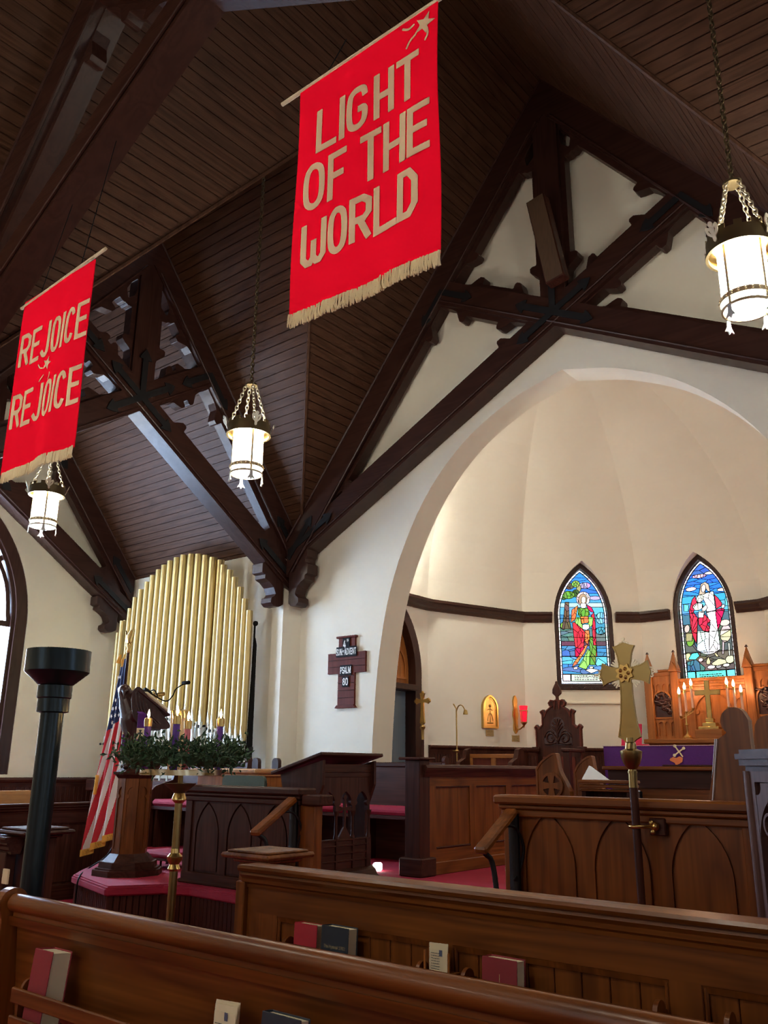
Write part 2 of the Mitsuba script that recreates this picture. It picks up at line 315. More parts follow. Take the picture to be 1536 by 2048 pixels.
def truss(label, a, zc, m, place, d0, d1, front, iron=True, near=False):
    "place(poly, lo, hi) extrudes a shape in the truss plane; front: depth of the face seen"
    t = thing('roof_truss', label, 'roof truss')
    apex = ZE + K * a
    axm = 'x' if place is not None and near != 'y' else 'y'
    mw = 'm_truss_' + axm
    under = P((-a - .1, ZE - .02 - .127), (0, apex - .02), (a + .1, ZE - .02 - .127), (a, ZE - .8), (-a, ZE - .8))
    TH = .50 if a > 3 else .42
    raf = lambda s: P(*[(s * q, z) for q, z in ((a - .02, ZE - .01), (0, apex - .015), (0, apex - .015 - TH), (a - .02, ZE - TH + .01))])
    send = (apex - TH * .9 - zc) / (m + K)
    sc = lambda s: P(*[(s * q, zc + m * (q * -1 if 0 else q) + o) for q, o in ((-a + .03, 0), (send, 0), (send, .34), (-a + .03, .34))])
    kp = sg.box(-.155, zc + .05, .155, apex - .1)
    w = d1 - d0
    for s in (-1, 1): add('rafter', place(raf(s), d0, d1), mw, t)
    for s in (-1, 1): add('scissor_beam', place(sc(s).intersection(under), d0 + .012 + .006 * s, d1 - .012 + .006 * s), mw, t)
    add('king_post', place(kp, d0 + .02, d1 - .02), 'm_truss_z', t)
    low = P((-a, ZE - 1.2), (-a, ZE - .6), (0, zc), (a, ZE - .6), (a, ZE - 1.2)) if 0 else None
    members = so.unary_union([raf(-1), raf(1), sc(-1), sc(1), kp])
    bay = P((-a, ZE), (0, apex), (a, ZE), *[(s, zc + m * -abs(s)) for s in (a, 0, -a)])
    for g in bay.difference(members).geoms:
        if g.area < .03: continue
        g = g.simplify(.02)
        op = scallop(g)
        add('scalloped_brace', place(g.buffer(.02, join_style=2).difference(op), d0 + w * .28, d1 - w * .22), mw, t)
    # rolls along the seen edges
    def line(p, q, f, r=.016):
        pa, pb = [place(sg.Point(c).buffer(.01, 1), f - .001, f + .001).vertices.mean(0) for c in (p, q)]
        return tube([pa, pb], r, 6)
    rolls = []
    for s in (-1, 1):
        rolls += [line((s * a * .97, ZE - TH + .07), (s * .1, apex - TH - .08), front), line((s * a, ZE + .0), (s * .02, apex - .03), front, .02)]
        rolls += [line((-s * a * .93, zc + m * -a * .93 + .05), (s * send * .96, zc + m * send * .96 + .05), front, .012)]
    add('edge_roll', rolls, mw, t)
    for s in (-1, 1):
        ush, usc = (.24, 1.35) if near == 'y' else (.06, 1.12)
        br = P(*[(s * (a - ush - u * usc), ZE + .03 + z * 1.02) for u, z in ((0, -.05), (0, -.86), (.05, -.90), (.12, -.90), (.16, -.86), (.155, -.80), (.12, -.775), (.10, -.74), (.13, -.66), (.19, -.60), (.25, -.57), (.25, -.52), (.29, -.50), (.29, -.38), (.25, -.35), (.25, -.30), (.28, -.27), (.28, -.1), (.34, .0), (.2, .12))])
        add('bracket', place(br.buffer(-.006).buffer(.006), d0 + .02, d1 - .05), 'm_truss_z', t)
    if iron:
        def strap(p, ang, L, wd=.075):
            q = sg.box(0, -wd / 2, L, wd / 2).union(P((L - .02, -wd * 1.1), (L + wd * .5, -wd * .75), (L + wd * 1.5, 0), (L + wd * .5, wd * .75), (L - .02, wd * 1.1)))
            return sa.translate(sa.rotate(q, math.degrees(ang), origin=(0, 0)), *p)
        st = []
        for s in (-1, 1):
            base = math.pi if s > 0 else 0
            al, be = math.atan(K), math.atan(m)
            st += [strap((s * (a - .05), ZE - TH * .5), al if s < 0 else math.pi - al, .55), strap((s * (a - .05), zc - m * (a - .05) + .17), be if s < 0 else math.pi - be, .75)]
            cz = zc + .17
            st += [strap((0, cz), be if s > 0 else math.pi - be, .42), strap((0, cz), -be if s > 0 else math.pi + be, .42)]
            mx = send * .93; st += [strap((s * mx, zc + m * mx + .17), math.pi + be if s > 0 else -be, .38), strap((s * mx, zc + m * mx + .2), -al if s > 0 else math.pi + al, .4)]
        st += [strap((0, zc + .17), math.pi / 2, .5)]
        sgn = 1 if front > (d0 + d1) / 2 else -1
        for q in st: add('iron_strap', place(q, min(front, front + sgn * .012), max(front, front + sgn * .012)), 'm_iron', t)
    return t
def pl_x(y0): return lambda g, lo, hi: XZ(sa.translate(g, XC, 0), lo, hi)
def pl_y(): return lambda g, lo, hi: YZ(sa.translate(g, YC, 0), lo, hi)
truss('dark scissor roof truss against the gable wall above the chancel arch', HN, 6.155, .536, pl_x(0), YF - .27, YF - .005, YF - .27)
truss('dark scissor roof truss across the mouth of the transept, left of the hanging lantern', HT, 5.39, .67, pl_y(), XL - .26, XL + .0, XL, near='y')
truss('dark scissor roof truss against the end wall above the tall window', HT, 5.39, .67, pl_y(), XE + .005, XE + .26, XE + .26, near='y')
truss('dark scissor roof truss nearest the viewer, above the red banners', HN, 6.55, .60, pl_x(0), YN + .10, YN + .37, YN + .10, iron=False)

# ------------------------------------------------------------------ lanterns
def lantern(x, y, z, top, label):
    "z: height of the crown's lower rim"
    t = thing('hanging_lantern', label, 'hanging lantern', 'iron and glass lanterns on chains')
    O = (x, y, z)
    crown = lathe([(.205, 0), (.212, 0), (.212, .11), (.205, .11), (.203, .11), (.203, 0), (.205, 0)], 40, O)
    teeth = []
    for i in range(24):
        g = i * 2 * math.pi / 24
        if i % 2: teeth.append(frame(B(-.004, .006, -.026, .026, .10, .145), O, *[(math.cos(g), math.sin(g), 0), (-math.sin(g), math.cos(g), 0), (0, 0, 1)]) if 0 else frame(B(.200, .210, -.026, .026, .10, .145), O, (math.cos(g), math.sin(g), 0), (-math.sin(g), math.cos(g), 0), (0, 0, 1)))
    add('crown', [crown, lathe([(.212, 0), (.222, 0), (.222, .018), (.212, .018)], 40, O), *teeth], 'm_bronze', t, 40)
    add('reflector', lathe([(.150, .055), (.204, .035), (.204, .030), (.150, .05)], 32, O), 'm_brass', t, True)
    lily = sa.scale(so.unary_union([sg.Point(0, .06).buffer(.018), sg.LineString([(0, 0), (0, .09)]).buffer(.012), sg.LineString(curve([(0, .02), (.03, .05), (.035, .085), (.018, .075)], 9)).buffer(.008), sg.LineString(curve([(0, .02), (-.03, .05), (-.035, .085), (-.018, .075)], 9)).buffer(.008), sg.Point(0, .1).buffer(.016)]), 1.1, 1.1, origin=(0, 0))
    for i in range(4):
        g = math.pi / 4 + i * math.pi / 2 + .35; r, s = (math.cos(g), math.sin(g), 0), (-math.sin(g), math.cos(g), 0)
        f = frame(ext(lily, -.004, .004), np.array(O) + np.array(r) * .222 + Z * .05, s, unit(Z + .35 * np.array(r)), r)
        add('lily_ornament', f, 'm_chain', t)
        st = frame(B(.150, .160, -.009, .009, -.41, .06, .003), O, r, s, Z); ft = frame(ext(P((-.014, 0), (.014, 0), (.018, -.05), (.040, -.085), (.012, -.078), (0, -.10), (-.012, -.078), (-.040, -.085), (-.018, -.05)), -.005, .005), np.array(O) + np.array(r) * .163 + Z * -.41, s, Z, r)
        add('strap', st, 'm_strap', t); add('foot', ft, 'm_pipe_lip', t)
        add('hanging_chain', links(np.array(O) + np.array(r) * .19 + Z * .11, np.array(O) + np.array(r) * .05 + Z * .56, .05, .0055), 'm_chain', t, True)
    bead = [sph((x + .166 * math.cos(q), y + .166 * math.sin(q), z - .335), .009, 1) for q in np.linspace(0, 2 * np.pi, 24, endpoint=False)]
    add('lower_band', [lathe([(.152, -.352), (.164, -.352), (.164, -.318), (.152, -.318), (.152, -.352)], 40, O), lathe([(.150, -.41), (.162, -.41), (.162, -.396), (.150, -.396)], 40, O), *bead], 'm_strap', t, 30)
    add('glass', lathe([(.0, -.40), (.148, -.40), (.151, -.39), (.151, .05), (.0, .05)], 40, O), 'm_glow_lamp', t, **lit((LAMP * 1.0, LAMP * .95, LAMP * .80)))
    add('bulb', sph((x, y, z + .085), .045, 2), 'm_glow_lamp', t, True, **lit((LAMP * 7, LAMP * 6.65, LAMP * 5.6), .5))
    add('canopy', lathe([(0, .62), (.012, .61), (.02, .58), (.05, .57), (.062, .56), (.062, .545), (.0, .54)], 24, O), 'm_bronze', t, 30)
    add('suspension_chain', links((x, y, z + .60), (x, y, top), .055, .007), 'm_bronze', t, True)
Lm, Lr, Ll = at(497, 872, y=YC), at(1482, 510, y=YC), at(93, 992, y=YC)
lantern(*Lm, ZT + .02, 'lit hanging lantern in front of the dark transept roof, above the organ pipes')
lantern(*Lr, ZT + .02, 'largest lit hanging lantern, at the right edge in front of the arch gable')
lantern(*Ll, ZT + .02, 'smallest lit hanging lantern, below the REJOICE banner')

lantern(.9, YC, Lr[2], ZT + .02, 'lit hanging lantern in the right transept, outside the view')
for lx_, ly_ in ((-5.6, .5), (-2.3, .5), (-5.6, -3.4), (-2.3, -3.4)):
    lantern(lx_, ly_, 4.5, ZE + K * (HN - abs(lx_ - XC)), ['lit lantern over the nave, outside the frame nearest the REJOICE banner', 'lit lantern over the nave, outside the frame nearest the LIGHT OF THE WORLD banner', 'lit lantern far behind the viewer on the left of the nave', 'lit lantern far behind the viewer on the right of the nave'][(ly_ < 0) * 2 + (lx_ > -4)])
# ------------------------------------------------------------------ banners
GL = {'L': [[(0, 1), (0, 0), (1, 0)]], 'I': [[(.5, 1), (.5, 0)]], 'H': [[(0, 1), (0, 0)], [(1, 1), (1, 0)], [(0, .46), (1, .46)]], 'T': [[(0, 1), (1, 1)], [(.5, 1), (.5, 0)]],
      'F': [[(1, 1), (0, 1), (0, 0)], [(0, .5), (.8, .5)]], 'E': [[(1, 1), (0, 1), (0, 0), (1, 0)], [(0, .52), (.85, .52)]],
      'G': [[(1, .76), (.93, .95), (.7, 1), (.3, 1), (0, .86), (0, .14), (.3, 0), (.7, 0), (1, .14), (1, .46), (.55, .46)]], 'O': [[(.3, 1), (.7, 1), (1, .82), (1, .18), (.7, 0), (.3, 0), (0, .18), (0, .82), (.3, 1), (.5, 1)]],
      'C': [[(1, .8), (.75, 1), (.35, 1), (0, .8), (0, .2), (.35, 0), (.75, 0), (1, .2)]], 'J': [[(1, 1), (1, .2), (.75, 0), (.3, 0), (0, .12)]],
      'R': [[(0, 0), (0, 1), (.65, 1), (1, .88), (1, .62), (.7, .5), (0, .5)], [(.45, .5), (1, 0)]], 'D': [[(0, 0), (0, 1), (.6, 1), (1, .78), (1, .22), (.6, 0), (0, 0), (0, .3)]],
      'W': [[(0, 1), (0, .12), (.18, 0), (.35, 0), (.5, .12), (.5, .55)], [(.5, .12), (.65, 0), (.82, 0), (1, .12), (1, 1)]]}
def glyph(ch, x0, x1, z0, z1, th):
    r = th / 2; out = []
    def rnd(l):
        if ch not in 'GOCJ': return l
        for _ in range(2): l = [l[0]] + [q for a, b in zip(l[:-1], l[1:]) for q in ((a[0] * .75 + b[0] * .25, a[1] * .75 + b[1] * .25), (a[0] * .25 + b[0] * .75, a[1] * .25 + b[1] * .75))] + [l[-1]]
        return l
    for l in map(rnd, GL[ch]): out.append(sg.LineString([(x0 + r + a * (x1 - x0 - th), z0 + r + b * (z1 - z0 - th)) for a, b in l]).buffer(r, cap_style=2 if ch in 'LITHFEW' else 2, join_style=2, mitre_limit=1.6))
    for l in GL[ch]:      # square off the free ends
        pass
    g = so.unary_union(out); g = g.union(so.unary_union([sg.LineString([(x0 + r + a * (x1 - x0 - th), z0 + r + b * (z1 - z0 - th)) for a, b in l]).buffer(r, cap_style=3, join_style=2, mitre_limit=1.6) for l in map(rnd, GL[ch]) if ch in 'LITHFEJ']) if ch in 'LITHFEJ' else sg.Polygon())
    return g
def star(cx, cz, r, rot=20, s=.42):
    return sg.Polygon([(cx + (r if i % 2 == 0 else r * s) * math.sin(math.radians(rot + 36 * i)), cz + (r if i % 2 == 0 else r * s) * math.cos(math.radians(rot + 36 * i))) for i in range(10)])
def banner(label, x0, x1, z0, z1, y, letters, shapes, pole, wave, seed, strings):
    t = thing('banner', label, 'banner')
    nx, nz = 36, 50; r = np.random.default_rng(seed)
    def dy(x, z):
        f = np.clip((z1 - z) / (z1 - z0), 0, 1.1)
        return wave * f * (np.sin((x - x0) * 9 + seed + 1.2 * f) * .6 + .4 * np.sin((x - x0) * 17 + 3 * f + seed))
    def edge(z): return .006 * np.sin((z - z0) * 5 + seed)
    gx, gz = np.meshgrid(np.linspace(0, 1, nx), np.linspace(z0, z1, nz)); e = edge(gz) * (1 - 2 * gx)
    xs = x0 + (x1 - x0) * gx + e; ys = y + dy(xs, gz)
    V = np.stack([xs, ys, gz], -1).reshape(-1, 3); V = np.vstack([V, V + [0, .006, 0]]); F = []; N = nx * nz
    for j in range(nz - 1):
        for i in range(nx - 1):
            a, b, c, d = j * nx + i, j * nx + i + 1, (j + 1) * nx + i + 1, (j + 1) * nx + i
            F += [[a, b, c], [a, c, d], [N + a, N + c, N + b], [N + a, N + d, N + c]]
    for j in range(nz - 1):
        for i in (0, nx - 1): F += [[j * nx + i, (j + 1) * nx + i, N + j * nx + i], [(j + 1) * nx + i, N + (j + 1) * nx + i, N + j * nx + i]]
    add('cloth', trimesh.Trimesh(V, F, process=False), 'm_banner_red', t)
    def put(g):
        m = XZ(g, -.0035, -.0015); m = m.subdivide_to_size(.04); m.vertices[:, 1] += y + dy(m.vertices[:, 0], m.vertices[:, 2]) ; return m
    for g in letters: add('letter', put(g), 'm_banner_cream', t)
    for k2, g in shapes: add(k2, put(g), 'm_banner_cream', t)
    fr = []
    for i in range(int((x1 - x0) / .005)):
        x = x0 + .003 + i * .005; l = .056 + .006 * r.random(); yy = y + float(dy(np.array(x), z0)) + .003 * r.normal()
        fr.append(tube([[x, yy, z0 + .012], [x + .002 * r.normal(), yy - .004, z0 - l * .5], [x + .0035 * r.normal(), yy + .004 * r.normal(), z0 - l]], .0042, 4))
    add('fringe', fr, 'm_fringe', t, kind='stuff')
    labels[t + '__fringe'] = {'kind': 'stuff', 'label': 'cream thread fringe'}
    add('pole', tube([[pole[0], y + .003, pole[2]], [pole[1], y + .003, pole[3]]], .011, 8), 'm_paper', t, True)
    for x, zt in strings: add('cord', tube([[x, y + .003, pole[2] + (pole[3] - pole[2]) * (x - pole[0]) / (pole[1] - pole[0])], [x, YN + .10, zt]], .003, 5), 'm_black', t)
def shoot(ox, oy, sc, r, *strokes):
    return [sg.LineString(curve([tuple(at(ox + u / sc, oy + v / sc, y=2.55)[[0, 2]]) for u, v in st], 12)).buffer(r) for st in strokes]
def words(rows): return [glyph(c, a, b, z0, z1, th) for z0, z1, th, cs in rows for c, a, b in cs]
LW = words([(4.388, 4.643, .036, [('L', -2.545, -2.41), ('I', -2.392, -2.356), ('G', -2.345, -2.208), ('H', -2.172, -2.048), ('T', -2.034, -1.90)]),
            (4.065, 4.333, .036, [('O', -2.62, -2.478), ('F', -2.458, -2.337), ('T', -2.252, -2.124), ('H', -2.112, -1.976), ('E', -1.968, -1.84)]),
            (3.75, 4.008, .036, [('W', -2.62, -2.455), ('O', -2.446, -2.322), ('R', -2.312, -2.178), ('L', -2.168, -2.024), ('D', -2.022, -1.904)])])
banner('larger red hanging banner reading LIGHT OF THE WORLD with cream fringe', -2.68, -1.795, 3.515, 4.852, 2.55, LW,
       [('star_emblem', star(-1.868, 4.768, .062, 28)), *[('streak', g) for g in shoot(560, 0, 3.012, .0055, [(742, 180), (775, 180), (808, 152)], [(765, 292), (785, 250), (820, 208)], [(878, 240), (892, 205), (888, 168)])]], (-2.82, -1.70, 4.848, 4.862), .012, 3, ((-2.5, 5.2), (-2.0, 5.05)))
RJ = lambda z0, dx: [(z0, z0 + .262, .032, [('R', -5.365 + dx, -5.238 + dx), ('E', -5.222 + dx, -5.105 + dx), ('J', -5.085 + dx, -4.985 + dx), ('O', -4.968 + dx, -4.855 + dx), ('I', -4.838 + dx, -4.806 + dx), ('C', -4.788 + dx, -4.682 + dx), ('E', -4.662 + dx, -4.54 + dx)])]
banner('smaller red hanging banner reading REJOICE REJOICE with cream fringe', -5.392, -4.53, 3.29, 4.588, 2.55, words(RJ(4.045, .008)) + words(RJ(3.59, .0)),
       [('star_emblem', star(-4.975, 3.985, .05, 20)), *[('streak', g) for g in shoot(0, 480, 3.9375, .0045, [(303, 985), (315, 1008), (332, 1008)], [(305, 1114), (322, 1085), (338, 1062)], [(374, 1090), (384, 1065), (386, 1040)])]], (-5.445, -4.415, 4.556, 4.625), .022, 11, ((-5.2, 5.4), (-4.7, 5.7)))

# ================================================================== apse fittings
for f, nm in ((F1, 1), (F2, 2), (F3, 3), (F4, 4), (F0, 0)):
    pass
PROF = P((-.01, 0), (.03, 0), (.04, .03), (.07, .05), (.08, .09), (.10, .11), (.10, .145), (-.01, .145))
def trim_run(k, f, a, b, z, prof, m):
    return f.put(ext(prof, 0, b - a)) if 0 else mould(prof, f.pt(a, z), f.pt(b, z), f.n)
gap = {id(F2): .89, id(F3): .91}
tr = []
for f, s0 in ((F0, .0), (F1, 0), (F2, 0), (F3, 0), (F4, 0)):
    c = gap.get(id(f))
    spans = [(0, f.L)] if c is None else [(0, c - .47), (c + .47, f.L)]
    for a, b in spans: tr.append(mould(PROF, f.pt(a - .01, TRIM - .135), f.pt(b + .01, TRIM - .135), f.n))
structure('trim_5', tr, 'm_truss_x', 'dark moulded cornice round the apse at the foot of the dome')
# beadboard dado
def dado(name, f, z0, z1, m, label, a0=0., a1=None, pitch=.045, cap=True):
    a1 = f.L if a1 is None else a1; k = structure(name, f.put(B(a0, a1, z0, z1, 0, .012)), m, label)
    st = [f.put(B(s + .003, s + pitch - .003, z0, z1 - .06, .012, .020, .003)) for s in np.arange(a0, a1 - pitch * .6, pitch)]
    add('beadboard', st, m, k, kind='stuff')
    if cap: add('cap_rail', mould(P((0, -.09), (.025, -.09), (.03, -.03), (.05, -.02), (.055, .0), (.045, .02), (0, .02)), f.pt(a0, z1), f.pt(a1, z1), f.n), m, k)
    return k
for i, f in enumerate((F1, F2, F3, F4)): dado(f'trim_{6+i}', f, .5, 1.71, 'm_mahogany_z', 'dark beadboard dado with moulded cap round the apse wall')
# pointed vestry door in the first apse face
dw = structure('door_1', F0.put(ext(ring(DOOR.buffer(.09), .13), -.16, .03), (.30, 0, 0)), 'm_truss_z', 'pointed doorway with dark frame beside the chancel arch')
tym = DOOR.buffer(-.04).intersection(sg.box(-1, 2.47, 1, 4)); carve = so.unary_union([ring(gothic(.13, 2.70, 8, c, 2.55, .3), .03) for c in (-.16, .16)] + [sg.Point(0, 3.12).buffer(.09).difference(sg.Point(0, 3.12).buffer(.06))])
add('tympanum', [F0.put(ext(tym, -.12, -.09), (.30, 0, 0)), F0.put(ext(carve.intersection(tym), -.09, -.07), (.30, 0, 0))], 'm_reredos_z', dw)
add('transom', F0.put(B(-.40, .40, 2.40, 2.48, -.15, .05, .01), (.30, 0, 0)), 'm_truss_x', dw)
mat('m_blue_door', srgb(112, 128, 140), .6)
add('door_leaf', F0.put(B(-.38, .38, .5, 2.40, -.2, -.14), (.30, 0, 0)), 'm_blue_door', dw)

# ------------------------------------------------------------------ stained glass
GW = .345
GLASS = gothic(.355, 3.62, 16, 0, 2.64, .86)
def glass_mat(c):
    k = 'm_glass_%02x%02x%02x' % tuple(int(255 * min(1, q)) for q in c)
    if k not in scene: scene[k] = {'type': 'twosided', 'bsdf': {'type': 'diffuse', 'reflectance': rgb(*[.25 * min(1, q) + .02 for q in c])}}
    return k
def lancet(n, f, s, label, conv, bands, shapes, text_c, seed):
    r = np.random.default_rng(seed); w = structure(f'window_{n}', f.put(ext(ring(LAN.buffer(.02, join_style=2), .085), -.16, -.02), (s, 0, 0)), 'm_truss_z', label)
    USED.add(f'window_{n}')
    add('sill', f.put(B(-.47, .47, 2.535, 2.575, -.1, .06, .008), (s, 0, 0)), 'm_truss_x', w)
    bz = 2.77
    pieces = []
    field = GLASS.buffer(-.030, join_style=2).intersection(sg.box(-1, bz, 1, 5)); rest = field
    for poly, c, cells in shapes:                       # first drawn lies on top
        g = sg.Polygon([conv(*q) for q in poly]).buffer(0) if isinstance(poly, list) else poly
        g = g.intersection(rest)
        if g.is_empty: continue
        rest = rest.difference(g.buffer(.0005)); pieces.append((g, c, cells))
    for z0, z1, c in bands:
        g = rest.intersection(sg.box(-1, z0, 1, z1)); pieces.append((g, c, .012))
    border = ring(GLASS, .026)
    hs = []
    for z in np.arange(2.64, 4.4, .062): pieces.append((border.intersection(sg.box(-1, z, 1, z + .062)), (.95, 1.0, 1.0), 9))
    base = GLASS.buffer(-.03, join_style=2).intersection(sg.box(-1, 2.665, 1, bz - .008))
    for x0, x1, c in ((-.325, -.215, text_c[1]), (-.205, .205, text_c[0]), (.215, .325, text_c[1])): pieces.append((base.intersection(sg.box(x0, 2, x1, 3)), c, 9))
    lead = GLASS.buffer(.004); done = []
    for g, c, cells in pieces:
        for q in getattr(g, 'geoms', [g]):
            if q.geom_type != 'Polygon' or q.area < 2e-4: continue
            parts = [q]
            if cells < 1 and q.area > cells * 1.6:
                k2 = int(q.area / cells) + 1; x0, y0, x1, y1 = q.bounds
                pts = sg.MultiPoint(np.c_[x0 + (x1 - x0) * r.random(k2 * 2), y0 + (y1 - y0) * r.random(k2 * 2)])
                ax, az = (.38, 1.) if cells == .012 else (1., .55)      # long flat pieces in the ground, tall ones in the robes
                fl = lambda o, a, b: sa.scale(o, a, b, origin=(0, 0))
                parts = [fl(v, 1 / ax, 1 / az).intersection(q) for v in voronoi_polygons(fl(pts, ax, az), extend_to=fl(q, ax, az)).geoms]
            for h in parts:
                for o in getattr(h, 'geoms', [h]):
                    if o.geom_type != 'Polygon': continue
                    o = o.buffer(-.0032)
                    for o in getattr(o, 'geoms', [o]):
                        if o.area > 1e-4: done.append((o, tuple(float(np.clip(x * (.75 + .5 * r.random()), 0, 1.6)) for x in c)))
    for o, c in done:
        add('pane', f.put(ext(o, -.10, -.094), (s, 0, 0)), glass_mat(tuple(round(q * 8) / 8 for q in c)), w, **lit([STAIN * q for q in c], .0))
        lead = lead.difference(o)
    add('leading', f.put(ext(lead, -.104, -.088), (s, 0, 0)), 'm_black', w)
    add('saddle_bar', [f.put(B(-.35, .35, z - .004, z + .004, -.085, -.077), (s, 0, 0)) for z in (3.02, 3.30, 3.58)], 'm_black', w)
    for j, line in enumerate(text_c[2]):
        if line: tx = meshkit.text_mesh(line, .017, .002); tx.vertices[:, 0] -= tx.bounds[1][0] / 2
        else:                                            # worn, unreadable strokes
            x, st = -.16, []
            while x < .15: d = .012 + .03 * r.random(); st.append(B(x, x + d, 0, .010 + .004 * r.random(), 0, .002)); x += d + .008
            tx = trimesh.util.concatenate(st)
        add('inscription', f.put(tx, (s, 2.735 - j * .026, -.0935)), 'm_ink', w)
    return w
def c1(x, y):
    v = (1870 - y) / 1680; cx = 577 - 125 * v ** 1.2 + 0; return ((x - cx) / 362 * GW, 2.655 + v * 1.60)
def c2(x, y):
    v = (1905 - y) / 1715; cx = 662 - 255 * v ** 1.05; return ((x - cx) / 400 * GW, 2.655 + v * 1.60)
def ell(cv, x, y, a, b, n=18): return [(x + a * math.cos(t), y + b * math.sin(t)) for t in np.linspace(0, 2 * math.pi, n, endpoint=False)]
RED, CRIM, ORG, GRN, DGRN, LGRN = (.75, .03, .07), (.60, .01, .08), (.95, .22, .06), (.12, .30, .05), (.05, .13, .03), (.30, .75, .16)
BLU, DBLU, CYA, TEA, WHT, PUR, BRN, FLESH, STONE, DK = (.04, .20, .80), (.02, .08, .50), (.15, .70, .95), (.06, .30, .42), (1.3, 1.35, 1.3), (.42, .32, .66), (.12, .08, .06), (1.1, 1.0, .82), (.50, .44, .38), (.05, .08, .10)
S1 = [(ell(c1, 525, 605, 36, 56), FLESH, 9), ([(475, 690), (490, 655), (560, 655), (572, 695), (555, 735), (495, 730)], WHT, 9), (ell(c1, 512, 600, 66, 92), (.42, .36, .24), .9), (ell(c1, 520, 585, 108, 112), (1.25, .85, .95), .003),
      ([(515, 1000), (560, 985), (620, 990), (625, 1045), (580, 1080), (520, 1060)], WHT, 9), ([(440, 690), (350, 760), (340, 960), (410, 905), (430, 760)], ORG, .005), ([(570, 680), (650, 720), (690, 800), (640, 790), (600, 750)], CRIM, 9),
      ([(440, 730), (600, 735), (625, 830), (600, 860), (480, 868), (450, 830)], GRN, .006), ([(480, 870), (545, 838), (600, 852), (615, 960), (500, 980)], ORG, .006), ([(410, 880), (480, 880), (520, 1000), (520, 1060), (400, 960)], LGRN, .006), ([(612, 870), (680, 880), (670, 1000), (622, 1040), (600, 960)], LGRN, .006),
      ([(690, 800), (715, 960), (735, 1310), (690, 1310), (660, 960), (650, 850)], RED, .006), ([(365, 960), (415, 960), (520, 1065), (560, 1110), (545, 1330), (480, 1360), (415, 1340), (385, 1150)], RED, .010), ([(560, 1080), (622, 1080), (632, 1200), (600, 1300), (560, 1250)], ORG, .005),
      ([(410, 1360), (540, 1330), (560, 1340), (450, 1500), (418, 1490)], CRIM, .007), ([(540, 1330), (605, 1300), (560, 1420), (440, 1600), (370, 1645), (400, 1570), (470, 1480)], ORG, .007), ([(605, 1360), (640, 1400), (632, 1600), (580, 1680), (460, 1640), (540, 1520)], LGRN, .008),
      ([(620, 1180), (690, 1180), (740, 1330), (722, 1610), (640, 1610), (640, 1400)], GRN, .009), ([(700, 1340), (740, 1340), (748, 1480), (710, 1480)], RED, 9), ([(385, 1650), (450, 1640), (455, 1675), (400, 1680)], FLESH, 9), ([(630, 1640), (685, 1630), (690, 1660), (640, 1665)], FLESH, 9),
      ([(240, 640), (300, 640), (310, 900), (345, 1060), (200, 1060), (225, 900)], BRN, .008), (ell(c1, 290, 525, 95, 62), GRN, .004), (ell(c1, 395, 350, 62, 55), (.25, .45, .1), .003), (ell(c1, 400, 500, 55, 60), DGRN, .003), (ell(c1, 220, 560, 50, 40), DGRN, .003), (ell(c1, 445, 420, 35, 60), (.3, .25, .12), 9), (ell(c1, 300, 385, 70, 50), BRN, .004),
      (ell(c1, 228, 1010, 45, 60), (.22, .5, .08), .004), (ell(c1, 540, 375, 90, 50), PUR, .005), (ell(c1, 700, 575, 100, 32), PUR, .005), (ell(c1, 800, 890, 80, 90), (.2, .5, .75), .004), (ell(c1, 800, 1090, 75, 60), TEA, .004), ([(725, 1590), (760, 1505), (890, 1590), (750, 1630)], CYA, .006), ([(570, 1690), (660, 1660), (780, 1690), (660, 1740)], (.8, 1., .95), .008), ([(790, 1690), (900, 1680), (910, 1720), (800, 1720)], (.9, .3, .3), 9)]
zz = lambda y: c1(500, y)[1]
B1 = [(zz(500), 5, BLU), (zz(650), zz(500), (.06, .28, .85)), (zz(720), zz(650), (.35, .8, .95)), (zz(840), zz(720), (.10, .42, .70)), (zz(1050), zz(840), (.05, .25, .35)), (zz(1250), zz(1050), (.10, .18, .20)), (zz(1320), zz(1250), (.10, .05, .08)), (zz(1480), zz(1320), (.06, .18, .38)), (zz(1600), zz(1480), (.10, .40, .60)), (2, zz(1600), (.07, .22, .45))]
lancet(4, F2, .89, 'left stained glass lancet of a haloed figure in green dress and red mantle', c1, B1, S1, ((.75, 1.05, .95), (.9, .95, .6), ('', '', '')), 5)
